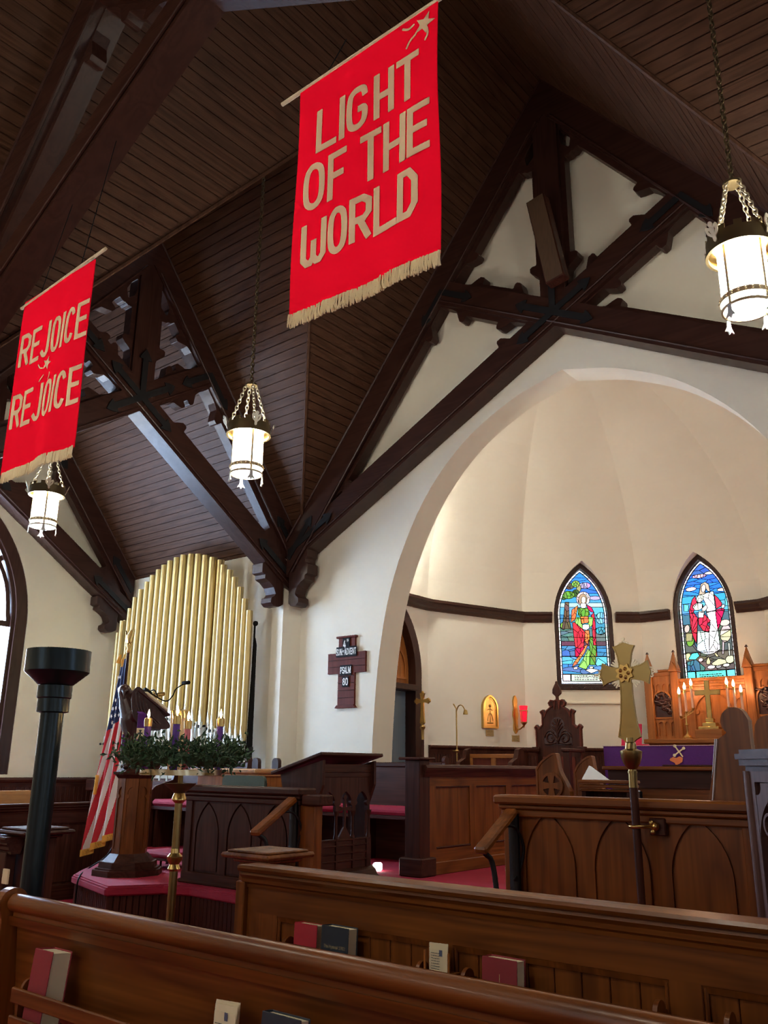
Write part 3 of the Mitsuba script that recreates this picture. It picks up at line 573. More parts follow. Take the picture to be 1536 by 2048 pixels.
S2 = [(ell(c2, 478, 550, 36, 62), FLESH, 9), ([(405, 650), (430, 480), (500, 455), (560, 500), (590, 610), (545, 600), (520, 560), (500, 640), (440, 640)], (.45, .38, .26), 9), (ell(c2, 425, 700, 60, 58), WHT, .004), (ell(c2, 400, 820, 85, 55), (1.2, 1.15, 1.), .005), ([(470, 850), (530, 800), (560, 850), (520, 900), (470, 890)], FLESH, 9), ([(415, 890), (505, 900), (500, 990), (415, 990)], WHT, 9), ([(775, 845), (820, 820), (840, 860), (800, 890)], FLESH, 9),
      ([(345, 655), (300, 700), (258, 870), (300, 1140), (340, 1260), (400, 1375), (408, 1000), (330, 900), (380, 760)], RED, .010), ([(415, 1000), (520, 950), (615, 1050), (560, 1100), (610, 1150), (600, 1215), (500, 1190), (420, 1080)], RED, .008), ([(660, 665), (720, 720), (790, 810), (775, 850), (700, 880)], RED, .007), ([(700, 890), (790, 880), (835, 900), (770, 1120), (740, 1200), (690, 940)], CRIM, .008),
      ([(440, 640), (640, 610), (690, 900), (545, 920), (520, 780)], WHT, .02), ([(545, 925), (690, 905), (740, 1180), (790, 1480), (700, 1530), (620, 1550), (600, 1220), (615, 1100)], (1.6, 1.6, 1.5), .02), ([(410, 1190), (500, 1195), (600, 1225), (620, 1555), (520, 1530), (415, 1470)], (1.1, 1.35, 1.4), .018),
      ([(570, 1650), (600, 1580), (640, 1650), (635, 1690), (580, 1690)], (.8, .55, .3), 9), ([(690, 1530), (730, 1540), (770, 1590), (730, 1590)], (.8, .55, .3), 9), (ell(c2, 845, 1100, 82, 48), (.75, .72, .55), 9), (ell(c2, 865, 1260, 88, 130), (.60, .58, .44), .012), ([(815, 1370), (850, 1370), (845, 1560), (820, 1560)], (.6, .58, .45), 9), ([(905, 1400), (935, 1400), (950, 1590), (925, 1590)], (.6, .58, .45), 9), (ell(c2, 235, 1140, 45, 60), (.55, .52, .4), 9), ([(215, 1200), (330, 1200), (330, 1330), (230, 1330)], (.28, .26, .18), .008),
      (ell(c2, 300, 1340, 60, 70), (.15, .3, .06), .005), ([(280, 1600), (330, 1520), (420, 1500), (460, 1560), (400, 1610)], (.12, .75, .85), .012), (ell(c2, 270, 1560, 45, 60), (.55, .65, .3), 9), ([(260, 1640), (400, 1610), (560, 1740), (540, 1790), (270, 1790)], (.05, .16, .22), .010), ([(660, 1680), (760, 1620), (870, 1640), (900, 1690), (760, 1720), (670, 1710)], (.75, .55, .45), .012), (ell(c2, 945, 1640, 70, 58), (.72, .8, .35), 9), (ell(c2, 655, 1735, 65, 28), (.85, .85, .8), 9), (ell(c2, 770, 1735, 45, 25), (.3, .28, .28), 9), (ell(c2, 890, 1720, 55, 25), (.85, .85, .6), 9), (ell(c2, 480, 1620, 40, 30), (.7, .55, .45), 9), (ell(c2, 460, 1340, 90, 120), (.05, .12, .2), .010),
      (ell(c2, 400, 355, 120, 30), (.62, .45, .62), .004), (ell(c2, 570, 325, 90, 25), (.7, .55, .75), .004), (ell(c2, 270, 540, 90, 32), (.95, .72, .70), .005), (ell(c2, 790, 600, 90, 26), (.95, .78, .82), .005), ([(835, 760), (850, 690), (880, 670), (905, 700), (910, 850), (850, 850)], CYA, .01), ([(160, 760), (250, 780), (240, 880), (170, 870)], CYA, .006)]
zz = lambda y: c2(500, y)[1]
B2 = [(zz(330), 5, (.05, .12, .55)), (zz(480), zz(330), (.03, .17, .82)), (zz(650), zz(480), (.03, .22, .80)), (zz(760), zz(650), (.06, .32, .72)), (zz(930), zz(760), (.10, .40, .60)), (zz(1080), zz(930), (.06, .14, .22)), (zz(1500), zz(1080), (.08, .10, .10)), (zz(1650), zz(1500), (.10, .09, .08)), (2, zz(1650), (.12, .10, .09))]
lancet(5, F3, .91, 'right stained glass lancet of a shepherd in white robe holding a lamb', c2, B2, S2, ((.12, .80, .92), (.16, .85, .95), ('To the Glory of God and in memory of', '', '')), 9)
# moulded apron under the left lancet
structure('trim_10', F2.put(sum([[B(-.46, .46, 2.36, 2.53, 0, .018)], [B(-.46, .46, 2.33, 2.36, 0, .045, .008)]], [])[0], (.89, 0, 0)), 'm_plaster_smooth'); add('ledge', F2.put(B(-.46, .46, 2.335, 2.365, 0, .045, .008), (.89, 0, 0)), 'm_plaster_smooth', 'trim_10')

# ================================================================== chancel floor and its edges
FZ = .5
PLAT = P((-8.05, 5.36), (-7.62, 4.90), (-7.39, 4.69), (-6.49, 4.43), (-6.26, 4.82), (-6.0, 4.90), (-4.87, 4.84), (-4.80, 5.0), (-3.16, 5.0), (-3.10, 4.62), (1.0, 4.62), (1.0, 8.2), (-1.3, 8.2), (-1.3, 9.35), (-1.83, 10.99), (-3.22, 12), (-4.94, 12), (-6.33, 10.99), (-6.86, 9.35), (-8.4, 9.35), (-8.4, 8.2), (-9.4, 7.98), (-9.4, 6.6))
structure('floor_chancel', XY(PLAT.buffer(-.02).buffer(-.0), 0, FZ - .06), 'm_mahogany_z', 'raised red carpeted chancel floor')
top = XY(PLAT.buffer(.0), FZ - .07, FZ); 
add('carpet', [XY(PLAT.buffer(.028, join_style=1), FZ - .065, FZ - .025), XY(PLAT.buffer(.018, join_style=1), FZ - .072, FZ - .010), XY(PLAT, FZ - .08, FZ)], 'm_velvet', 'floor_chancel', label='rose red carpet top rolled over the edge')
bb = []
edge = [(-8.05, 5.36), (-7.62, 4.90), (-7.39, 4.69), (-6.49, 4.43), (-6.26, 4.82), (-6.0, 4.90), (-4.87, 4.84)]
for a, b in zip(edge[:-1], edge[1:]):
    a, b = np.array([*a, 0]), np.array([*b, 0]); L = np.linalg.norm(b - a); e = (b - a) / L; n = np.array([e[1], -e[0], 0])
    for q in np.arange(0, L - .02, .052): add('front_board', frame(B(.003, .049, 0, FZ - .07, -.03, -.002, .004), a + e * q, e, Z, n), 'm_mahogany_z', 'floor_chancel')
structure('floor_step', [B(-4.80, -3.16, 4.7, 5.1, 0, .333), B(-4.80, -3.16, 4.4, 4.7, 0, .167)], 'm_carpet', 'red carpeted chancel steps')
structure('floor_sanctuary', XY(P((-5.9, 9.6), (-2.3, 9.6), (-2.0, 10.8), (-3.3, 11.95), (-4.9, 11.95), (-6.2, 10.8)), FZ, .68), 'm_carpet')
# dado of the transept
k = structure('trim_11', [B(XE, XE + .014, YN, YF, 0, 1.2), B(XE, -8.42, YF - .014, YF, 0, 1.2)], 'm_mahogany_z', 'dark beadboard dado of the transept')
add('beadboard', [B(XE + .012, XE + .024, y + .004, y + .066, .1, 1.16, .004) for y in np.arange(YN, YF - .06, .07)], 'm_mahogany_z', k, kind='stuff')
CAPP = P((0, -.10), (.03, -.10), (.035, -.04), (.06, -.03), (.07, .0), (.06, .03), (0, .03))
add('cap_rail', [mould(CAPP, (XE, YN, 1.23), (XE, YF, 1.23), X), mould(CAPP, (XE, YF, 1.23), (-8.42, YF, 1.23), -Y)], 'm_mahogany_y', k)

# ------------------------------------------------------------------ panelled woodwork
def arch_panel(x0, x1, y, z0, z1, n, m, t, sgn=-1, depth=.012, apex=None):
    "a board with n lancet grooves; the face looks along sgn * y"
    w = (x1 - x0) / n; hz = z1 - z0
    for i in range(n):
        c = x0 + (i + .5) * w; r = w * .38
        g = gothic(r, z0 + hz * .50, 14, c, z0 + .0, r * 2.1)
        line = ring(g, .016)
        fld = sg.box(x0 + i * w, z0, x0 + (i + 1) * w, z1)
        add('panel', [XZ(fld.difference(g), y, y + .02), XZ(g.buffer(-.016), y + .002, y + .02)], m, t)
    add('panel_back', B(x0, x1, y + .018, y + .03, z0, z1), m, t)
def parapet(label, x0, x1, y, z1, n, ends):
    t = thing('chancel_parapet', label, 'parapet', None)
    add('cap', [B(x0 - .045, x1 + .045, y - .06, y + .14, z1 - .055, z1, .012), B(x0 - .02, x1 + .02, y - .035, y + .11, z1 - .085, z1 - .055, .008), B(x0 - .008, x1 + .008, y - .02, y + .10, z1 - .13, z1 - .085, .008)], 'm_oak_x' if ends else 'm_mahogany_x', t)
    m = 'm_oak_' if ends else 'm_mahogany_'
    add('stile', B(x0, x0 + .085, y - .004, y + .08, FZ, z1 - .12, .004), m + 'z', t); add('stile', B(x1 - .085, x1, y - .004, y + .08, FZ, z1 - .12, .004), m + 'z', t)
    add('bottom_rail', [B(x0 - .0, x1, y - .012, y + .09, FZ, FZ + .09, .006), B(x0 - .02, x1 + .02, y - .03, y + .1, FZ, FZ + .03, .01)], m + 'x', t)
    arch_panel(x0 + .085, x1 - .085, y + .012, FZ + .09, z1 - .12, n, m + 'z', t)
    return t
parapet('dark panelled parapet with three pointed arches, behind the advent wreath stand', -6.28, -4.90, 5.0, 1.285, 3, False)
parapet('brown panelled parapet with pointed arches, behind the tall brass cross', -3.07, -1.50, 5.0, 1.285, 3, True)
add('end_post', B(-4.90, -4.74, 5.0, 5.09, FZ, 1.16, .006), 'm_oak_z', 'chancel_parapet'); add('end_cap', B(-4.86, -4.66, 4.97, 5.12, 1.16, 1.24, .01), 'm_mahogany_x', 'chancel_parapet')
def handrail(label, a, b, foot):
    t = thing('handrail', label, 'handrail'); a, b = np.array(a), np.array(b)
    add('rail', beam(a, b, .085, .045, c=.012), 'm_oak_y', t)
    q = a * .12 + b * .88
    add('post', tube(curve([q - Z * .03, q + np.array([.03, .06, -.16]), np.array(foot)], 14), .016, 8), 'm_iron', t, True)
    p = a * .75 + b * .25
    add('scroll_bracket', [tube(curve([p - Z * .03, p + [.02, .10, -.05], p + [.03, .17, -.17], a + [.02, .03, -.36], a + [.02, -.03, -.40]], 24), .009, 7), B(a[0] - .03, a[0] + .03, a[1] + .0, a[1] + .03, FZ, a[2] - .02)], 'm_iron', t, True)
handrail('wooden handrail on iron brackets at the end of the left parapet', at(586, 1598, y=4.95) - [0, .0, .0], at(508, 1668, y=4.50), (at(512, 1690, y=4.55) * [1, 1, 0]) + [.02, .05, .167])
handrail('wooden handrail on iron brackets at the end of the right parapet', at(1024, 1622, y=4.95), at(960, 1703, y=4.50), at(960, 1703, y=4.55) * [1, 1, 0] + [.12, .05, .167])

# ------------------------------------------------------------------ pews in front
def pew_cap(prof, x0, x1, y, z, m, t, name='cap_rail'): add(name, mould(prof, (x0, y, z), (x1, y, z), -Y), m, t, 25)
def book(label, x, y, z, w, h, d, col, tilt=0, title=None, cross=False, group=None):
    "standing with its cover to the viewer (-y), fore edge to the right"
    t = thing('book', label, 'book', group); c = math.cos(tilt); s = math.sin(tilt)
    pl = lambda m: frame(m, (x, y, z), X, unit([0, c, s]), unit([0, -s, c]))
    add('cover', [pl(B(0, w, 0, .004, 0, h, .0015)), pl(B(0, w, d - .004, d, 0, h, .0015)), pl(B(-.002, .004, 0, d, 0, h, .0015))], col, t)
    add('pages', pl(B(.003, w - .005, .004, d - .004, .004, h - .005)), 'm_page', t)
    if title:
        tx = meshkit.text_mesh(title, .0125, .0008); tx.vertices[:, 0] *= .82; tx.vertices[:, 0] += (w - tx.bounds[1][0]) / 2
        add('title', pl(frame(tx, (0, -.0006, h * .58), X, Z, Y)), 'm_gilt', t)
    if cross: add('cross_mark', [pl(B(w * .5 - .001, w * .5 + .001, -.0006, 0, h * .22, h * .72)), pl(B(w * .27, w * .73, -.0006, 0, h * .38, h * .38 + .002))], 'm_gilt', t)
    return t
mat('m_gilt', (.62, .52, .30), .4, .5)
cloth('m_book_red', (.22, .02, .03), (.30, .03, .04), .6, 300.); cloth('m_book_scarlet', (.42, .02, .04), (.52, .03, .05), .6, 300.); cloth('m_book_blue', (.010, .016, .030), (.02, .03, .05), .55, 300.)
def cards(label, x, y, z, n, w=.075, h=.11):
    t = thing('card_stack', label, 'cards')
    for i in range(n):
        f = frame(B(0, w, 0, .0012, 0, h - (.014 if i == 0 else 0)), (x - .003 * i, y + i * .004, z + .004 * i), unit([1, .04 * i, .02]), Y, unit([-.02, .06, 1]))
        add('card', f, 'm_paper', t)
    st = [B(x + .012 + .011 * j, x + .019 + .011 * j, y - .0012, y - .0004, z + h - .026 - .004 * (j % 3), z + h - .024 - .004 * (j % 3)) for j in range(3)]
    ln = [B(x + .010, x + .05, y - .0012, y - .0004, z + .012 + .009 * j, z + .0135 + .009 * j) for j in range(7)]
    add('print', ln, 'm_ink', t); add('picture', B(x + .046, x + .060, y + .0026, y + .0034, z + h - .034, z + h - .012), 'm_bluegrey', t)
mat('m_bluegrey', (.10, .12, .2), .8)
ROLL = sg.Point(0, 0).buffer(.034).union(sg.box(-.055, -.050, .004, .0))
# nearest pew
PY = 1.965
p1 = thing('pew', 'nearest pew back with rounded top rail, across the bottom of the view', 'pew')
PX0, PX1 = -3.50, 1.35
add('top_rail', [mould(ROLL, (PX0 + .02, PY - .01, .918), (PX1, PY - .01, .918), -Y), mould(P((-.03, -.05), (.022, -.05), (.012, -.085), (-.03, -.085)), (PX0, PY, .918), (PX1, PY, .918), -Y)], 'm_oak_x', p1, 35)
add('back', frame(B(PX0 + .01, PX1, 0, .025, -.92, -.04), (0, PY + .005, .918), X, unit([0, 1, .10]), unit([0, -.10, 1])), 'm_oak_x', p1)
e = [(PY - .07, 0), (PY - .07, .50), (PY - .045, .75), (PY - .05, .86)] + [(PY - .005 + .06 * math.cos(g), .915 + .055 * math.sin(g)) for g in np.linspace(math.pi * 1.1, -.3, 14)] + [(PY + .06, .80), (PY + .20, .55), (PY + .45, .45), (PY + .45, 0)]
add('pew_end', YZ(P(*e), PX0 - .05, PX0), 'm_oak_z', p1)
add('seat', B(PX0, PX1, PY + .03, PY + .45, .40, .44), 'm_oak_x', p1)
RX0, RX1 = at(30, 1975, y=PY - .12)[0], -1.0
add('book_rack', [B(RX0, RX1, PY - .135, PY - .12, .625, .675, .004), B(RX0, RX1, PY - .135, PY - .12, .555, .585, .004), B(RX0, RX1, PY - .135, PY + .0, .545, .555)], 'm_oak_x', p1)
for x in (RX0 + .02, RX0 + 1.02, RX1 - .05): add('rack_bracket', YZ(sg.box(PY - .12, .54, PY + .01, .66).union(sg.Point(PY - .075, .665).buffer(.035)), x, x + .014), 'm_oak_z', p1)
bz = .556
b0 = at(48, 1990, y=PY - .118); book('red hymn book standing at the left end of the nearest pew rack', b0[0], PY - .118, bz, .118, at(70, 1893, y=PY - .085)[2] - bz, .080, 'm_book_red', -.10)
b1 = at(512, 2048, y=PY - .105); book('dark blue hymn book at the bottom edge in the nearest pew rack', b1[0], PY - .105, bz, .150, at(560, 2026, y=PY - .07)[2] - bz, .040, 'm_book_blue', -.10)
b2 = at(424, 2030, y=PY - .06); cards('stack of cream visitor cards in the nearest pew rack', b2[0], PY - .055, b2[2] - .085, 4, .095)
add('card_holder', B(b2[0] - .02, b2[0] + .10, PY - .065, PY - .0, b2[2] - .12, b2[2] - .085), 'm_oak_x', p1)
# second pew: panelled front pew with a newel
QY = 3.0
p2 = thing('pew', 'second pew with panelled back and square capped newel at its left end', 'pew')
QX0, QX1 = -3.26, 1.5
CAP2 = P((-.075, .0), (.055, .0), (.062, -.012), (.055, -.026), (.04, -.030), (.045, -.042), (.03, -.058), (.028, -.075), (.012, -.085), (.010, -.10), (-.05, -.10), (-.075, -.03))
pew_cap(CAP2, QX0 - .02, QX1, QY, 1.0, 'm_oak_x', p2)
pz0, pz1 = .18, .915
add('top_rail', B(QX0, QX1, QY - .004, QY + .03, .79, pz1, .003), 'm_oak_x', p2); add('bottom_rail', B(QX0, QX1, QY - .004, QY + .03, 0, pz0 + .05, .003), 'm_oak_x', p2)
sx = [QX0, at(556, 1820, y=QY)[0], at(862, 1880, y=QY)[0], at(907, 1880, y=QY)[0], at(1337, 1960, y=QY)[0], at(1404, 1965, y=QY)[0]]
sx += [sx[5] + (sx[4] - sx[3]), QX1]
for i in (0, 2, 4, 6): add('stile', B(sx[i], sx[i + 1], QY - .004, QY + .03, .2, .80, .003), 'm_oak_z', p2)
for i in (1, 3, 5):
    n = max(3, round((sx[i + 1] - sx[i]) / .105)); w = (sx[i + 1] - sx[i]) / n
    for j in range(n): add('panel_board', B(sx[i] + j * w + .0015, sx[i] + (j + 1) * w - .0015, QY + .012, QY + .026, .2, .80, .003), 'm_oak_z', p2)
    add('panel_moulding', [mould(P((-.006, 0), (.004, 0), (-.004, -.022)), (sx[i], QY, .792), (sx[i + 1], QY, .792), -Y), beam((sx[i] + .008, QY + .004, .22), (sx[i] + .008, QY + .004, .79), .016, .012), beam((sx[i + 1] - .008, QY + .004, .22), (sx[i + 1] - .008, QY + .004, .79), .016, .012)], 'm_oak_z', p2)
add('panel_back', B(QX0, QX1, QY + .026, QY + .04, .05, .95), 'm_oak_z', p2)
add('pew_end', B(QX0 - .06, QX0, QY - .03, QY + .07, 0, .925, .005), 'm_oak_z', p2)
add('shelf', B(QX0, QX1, QY + .04, QY + .26, .40, .43), 'm_oak_x', p2)
nx0, ny = -3.40, 3.25
add('newel', [B(nx0 - .105, nx0 + .105, ny - .1, ny + .1, 0, .985, .006), B(nx0 - .13, nx0 + .13, ny - .125, ny + .125, .985, 1.005, .008), B(nx0 - .175, nx0 + .175, ny - .17, ny + .17, 1.005, 1.03, .010), B(nx0 - .15, nx0 + .15, ny - .145, ny + .145, 1.03, 1.042, .006)], 'm_oak_z', p2)
add('book_rack', [B(sx[1] - .05, QX1, QY - .125, QY - .11, .68, .72, .004), B(sx[1] - .05, QX1, QY - .125, QY - .004, .60, .61)], 'm_oak_x', p2)
for u, v in ((572, 1880), (838, 1930), (928, 1945), (1310, 2010), (1452, 2035)):
    b = at(u, v, y=QY - .06); add('rack_bracket', YZ(sg.box(QY - .11, .60, QY, b[2] - .02).union(sg.Point(QY - .05, b[2] - .02).buffer(.035)), b[0], b[0] + .016), 'm_oak_z', p2)
for (u, v, w, col, lab, tt, cr, hh) in ((577, 1846, .135, 'm_book_scarlet', 'scarlet book standing beside the blue hymnal in the second pew rack', None, False, 0), (641, 1850, .150, 'm_book_blue', 'dark blue hymnal with gilt title in the second pew rack', 'The Hymnal 1982', False, 0), (962, 1912, .145, 'm_book_red', 'dark red prayer book with a gilt cross in the second pew rack', None, True, 0)):
    b = at(u, v, y=QY - .10); book(lab, b[0], QY - .10 + (.03 if tt is None and not cr else 0), .611, w, b[2] - .611, .062, col, -.05, tt, cr)
b = at(855, 1925, y=QY - .07); cards('stack of cream visitor cards standing in the second pew rack', b[0], QY - .06, .70, 3, .085, at(875, 1893, y=QY - .06)[2] - .70)
add('card_holder', [B(b[0] - .015, b[0] + .105, QY - .075, QY, .685, .70), *[B(b[0] + dx, b[0] + dx + .008, QY - .075, QY - .068, .685, .775) for dx in (-.015, .097)]], 'm_reredos_z', p2)

# frontal across the aisle
p3 = thing('pew', 'front pew across the aisle with a capped newel, behind the floor lamp', 'pew')
cx, cy = -5.42, 3.12
add('newel', [B(cx - .105, cx + .105, cy - .1, cy + .1, 0, 1.0, .006), B(cx - .13, cx + .13, cy - .125, cy + .125, 1.0, 1.02, .008), B(cx - .185, cx + .185, cy - .18, cy + .18, 1.02, 1.045, .010), B(cx - .155, cx + .155, cy - .15, cy + .15, 1.045, 1.06, .006)], 'm_mahogany_z', p3)
pew_cap(CAP2, -8.0, -5.36, 2.95, 1.01, 'm_mahogany_x', p3)
add('back', [B(-8.0, -5.40, 2.95, 2.985, 0, .92), B(-5.50, -5.40, 2.93, 3.0, 0, .92, .004)], 'm_mahogany_z', p3)
q = at(2, 1770, y=2.85); book('small cream booklet at the left edge in the far pew rack', q[0] - .055, 2.88, q[2] - .0, .062, .085, .012, 'm_paper')
add('book_rack', B(-8.0, -5.45, 2.82, 2.95, q[2] - .03, q[2] - .002), 'm_mahogany_x', p3)

# floor lamp
t = thing('floor_lamp', 'dark metal torchiere floor lamp at left', 'floor lamp'); c = at(118, 1302, y=2.2); x, y, zt = c
c0 = at(96, 1500, y=2.2); x = c0[0]
add('base', lathe([(0, 0), (.19, 0), (.19, .02), (.15, .04), (.06, .06), (0, .06)], 36, (x, y, 0)), 'm_dark_metal', t, 30)
add('pole', lathe([(.052, .05), (.052, zt - .28)], 28, (x, y, 0)), 'm_dark_metal', t, True)
add('collar', lathe([(.052, zt - .29), (.072, zt - .285), (.072, zt - .225), (.078, zt - .22), (.078, zt - .165), (.06, zt - .16)], 32, (x, y, 0)), 'm_dark_metal', t, 30)
add('bowl', lathe([(.06, zt - .165), (.08, zt - .160), (.143, zt - .105), (.147, zt - .10), (.147, zt), (.139, zt), (.139, zt - .09), (.06, zt - .14)], 40, (x, y, 0)), 'm_dark_metal', t, 30)

# ================================================================== organ
t = thing('pipe_organ', 'organ with a rising row of gilded pipes against the transept wall', 'pipe organ')
OY = 7.62
tops = [(205, 815, 9), (242, 712, 10), (268, 705, 8), (310, 602, 10), (355, 505, 10), (405, 436, 11), (460, 370, 11), (510, 312, 11.5), (563, 262, 11.5), (612, 222, 12), (665, 185, 12.5), (722, 157, 12.5), (783, 135, 14), (850, 127, 14), (915, 127, 14), (975, 137, 13), (1040, 155, 14), (1105, 178, 13), (1132, 220, 11.5), (1187, 265, 11), (1230, 328, 11), (1278, 415, 11), (1318, 517, 10.5), (1358, 620, 10.5)]
mouth = [(60, 1762), (870, 1520), (1270, 1655)]
for i, (cu, cv, w) in enumerate(tops):
    y = OY + (.06 if i in (2, 17) else 0)
    a = at(190 + cu / 4.389, 1080 + cv / 4.389, y=y); r = w * .0041
    zm = np.interp(i, [0, 10, 14, 23], [1.80, 2.12, 2.02, 1.74])
    add('pipe', lathe([(0, zm - .02), (r, zm), (r, a[2]), (r - .003, a[2]), (r - .003, a[2] - .12), (0, a[2] - .12)], 24, (a[0], y, 0)), 'm_pipe_gold', t, 40)
    add('pipe_foot', lathe([(.012, 1.24), (r * .55, zm - .30), (r * .96, zm - .035), (0, zm - .03)], 20, (a[0], y, 0)), 'm_pipe_lip', t, 40)
    lip = sg.Polygon([(-r * .62, 0), (r * .62, 0), (r * .5, r * 1.6), (0, r * 4.2), (-r * .5, r * 1.6)])
    g = ext(lip, 0, .003); g = g.subdivide_to_size(.02); v = g.vertices.copy()
    ang = -math.pi / 2 + v[:, 0] / r; rad = r + .001 + v[:, 2]
    g.vertices = np.c_[a[0] + rad * np.cos(ang), y + rad * np.sin(ang), zm + .015 + v[:, 1]]
    add('mouth', g, 'm_pipe_lip', t)
    add('mouth_slot', lathe([(r * 1.01, zm - .018), (r * 1.03, zm - .014), (r * 1.03, zm + .004), (r * 1.01, zm + .008)], 16, (a[0], y, 0)), 'm_black', t)
    add('ear', [B(a[0] + s * r * .75 - .003, a[0] + s * r * .75 + .003, y - r - .018, y - r * .3, zm - .03, zm + .05) for s in (-1, 1)], 'm_pipe_lip', t)
xl, xr = at(205, 1500, y=OY)[0], at(497, 1500, y=OY)[0]
add('wind_chest', [B(xl - .1, xr + .02, OY - .16, YF - .02, 1.08, 1.24, .01), B(xl - .05, xr + .0, OY - .1, YF - .02, 0, 1.08)], 'm_mahogany_x', t)
add('rack_board', [B(xl, xr, OY + .055, OY + .075, 1.62, 1.68), *[sph((xl + .02 + .085 * j, OY - .06, 1.74), .018, 1) for j in range(3)]], 'm_iron', t)
add('side_board', YZ(P((OY + .04, 1.24), (OY + .15, 1.24), (OY + .13, 3.0), (OY + .10, 3.08), (OY + .08, 2.7), (OY + .06, 1.9)), at(498, 1480, y=OY + .1)[0], at(498, 1480, y=OY + .1)[0] + .02), 'm_black', t)
add('stay', [tube([at(510, 1248, y=OY + .18), at(505, 1330, y=OY + .18)], .012, 6), sph(at(511, 1247, y=OY + .18), .035, 2, (1, 1, 1))], 'm_black', t)

# ------------------------------------------------------------------ left transept furniture
t = thing('choir_screen', 'long dark panelled choir screen in the left transept, behind the floor lamp', 'choir screen')
SX = -9.3
zt = at(100, 1606, x=SX)[2]
add('cap_rail', mould(CAP2, (SX, 3.3, zt), (SX, 7.42, zt), X), 'm_mahogany_y', t)
add('base', B(SX - .04, SX + .02, 3.3, 7.42, 0, .16, .004), 'm_mahogany_y', t); add('top_rail', B(SX - .03, SX, 3.3, 7.42, zt - .22, zt - .09), 'm_mahogany_y', t); add('backing', B(SX - .05, SX - .025, 3.3, 7.42, 0, zt - .02), 'm_mahogany_z', t)
for j in range(7): add('stile', B(SX - .03, SX, 3.3 + j * .67, 3.3 + j * .67 + .1, .16, zt - .2), 'm_mahogany_z', t)
for j in range(6): add('panel', B(SX - .03, SX - .014, 3.42 + j * .67, 3.97 + j * .67, .18, zt - .24, .006), 'm_mahogany_z', t)
t = thing('bench', 'light oak bench back behind the choir screen, at the left edge', 'bench')
bb = at(95, 1580, x=-10.3); 
add('back', B(-10.32, -10.28, 3.2, bb[1] - .05, .45, bb[2], .004), 'm_light_oak', t)
add('bench_end', XZ(P((0, 0), (.45, 0), (.45, .42), (.12, .55), (.06, bb[2] - .16), (.09, bb[2] - .1), (.05, bb[2]), (-.05, bb[2]), (-.04, .5)), bb[1] - .05, bb[1] - .0).apply_translation([-10.3, 0, 0]), 'm_light_oak', t)
add('seat', B(-10.3, -9.88, 3.2, bb[1] - .05, .42, .46), 'm_light_oak', t)

# ------------------------------------------------------------------ eagle lectern
EX, EY_ = -7.06, 5.01
t = thing('eagle_lectern', 'carved wooden eagle lectern on an octagonal pedestal', 'lectern')
def octo(r0, z0, r1, z1, O=(EX, EY_, 0)):
    m = trimesh.convex.convex_hull(np.array([[O[0] + r * math.cos(g), O[1] + r * math.sin(g), z] for r, z in ((r0, z0), (r1, z1)) for g in np.arange(8) * math.pi / 4 + math.pi / 8])); return m
add('plinth', [octo(.315, FZ, .315, FZ + .05), octo(.29, FZ + .05, .29, FZ + .065), octo(.265, FZ + .065, .26, FZ + .115), octo(.235, FZ + .115, .17, FZ + .18)], 'm_mahogany_x', t)
add('shaft', octo(.155, FZ + .14, .145, 1.33), 'm_oak_z', t)
for j in range(8):
    g = j * math.pi / 4; r = np.array([math.cos(g), math.sin(g), 0]); s = np.array([-math.sin(g), math.cos(g), 0]); w = .15 * math.sin(math.pi / 8)
    ap = .15 * math.cos(math.pi / 8)
    fr = sg.box(-w, FZ + .16, w, 1.33).difference(so.unary_union([gothic(w * .62, 1.2, 8, 0, FZ + .22, w * 1.0)]))
    cusp = so.unary_union([sg.Point(sx_ * w * .62, 1.17).buffer(.018) for sx_ in (-1, 1)])
    add('tracery_panel', frame(ext(fr.union(cusp), -.004, .010), np.array([EX, EY_, 0]) + r * ap, s, Z, r), 'm_oak_z', t)
add('capital', [octo(.155, 1.32, .19, 1.36), octo(.205, 1.36, .21, 1.385), octo(.19, 1.385, .13, 1.42)], 'm_mahogany_x', t)
import manifold3d as mf
def blob(chain, edge=.012, it=8):
    "one smooth body from hulls of sphere pairs [(p, r), (q, s)]"
    tot = None
    for (p, r), (q, s) in chain:
        a = mf.Manifold.sphere(r, 20).translate(tuple(map(float, p))); b = mf.Manifold.sphere(s, 20).translate(tuple(map(float, q))); h = mf.Manifold.batch_hull([a, b]); tot = h if tot is None else tot + h
    m = tot.refine_to_length(edge).to_mesh(); tm = trimesh.Trimesh(m.vert_properties[:, :3], m.tri_verts, process=True)
    return trimesh.smoothing.filter_taubin(tm, iterations=it)
# the bird looks left and down at the aisle; its spread wings carry the sloping book rest behind
ed = unit([-.45, -.90, 0]); es = np.array([-ed[1], ed[0], 0]); EXY = np.array([EX - .02, EY_, 0])      # forward; its left side
def eg(f, s, z): return EXY + ed * f + es * s + Z * z
body = [((eg(-.04, 0, 1.46), .08), (eg(-.02, 0, 1.62), .12)), ((eg(-.02, 0, 1.62), .12), (eg(.06, 0, 1.86), .125)), ((eg(.06, 0, 1.86), .115), (eg(.13, 0, 2.02), .075)), ((eg(.13, 0, 2.02), .07), (eg(.165, 0, 2.125), .062)),
        ((eg(.165, 0, 2.125), .060), (eg(.175, .05, 2.13), .046)), ((eg(.175, .05, 2.13), .040), (eg(.18, .115, 2.11), .017)), ((eg(.18, .115, 2.11), .017), (eg(.18, .128, 2.06), .007)), ((eg(-.05, 0, 1.5), .08), (eg(-.18, 0, 1.44), .05))]
add('eagle', blob(body), 'm_carved', t, True)
WG = [(.12, 2.02), (.115, 2.10), (.085, 2.145), (.04, 2.135), (-.03, 2.06), (-.12, 1.96), (-.20, 1.87), (-.245, 1.81), (-.235, 1.775), (-.16, 1.77), (-.06, 1.78), (.02, 1.80), (.09, 1.88)]
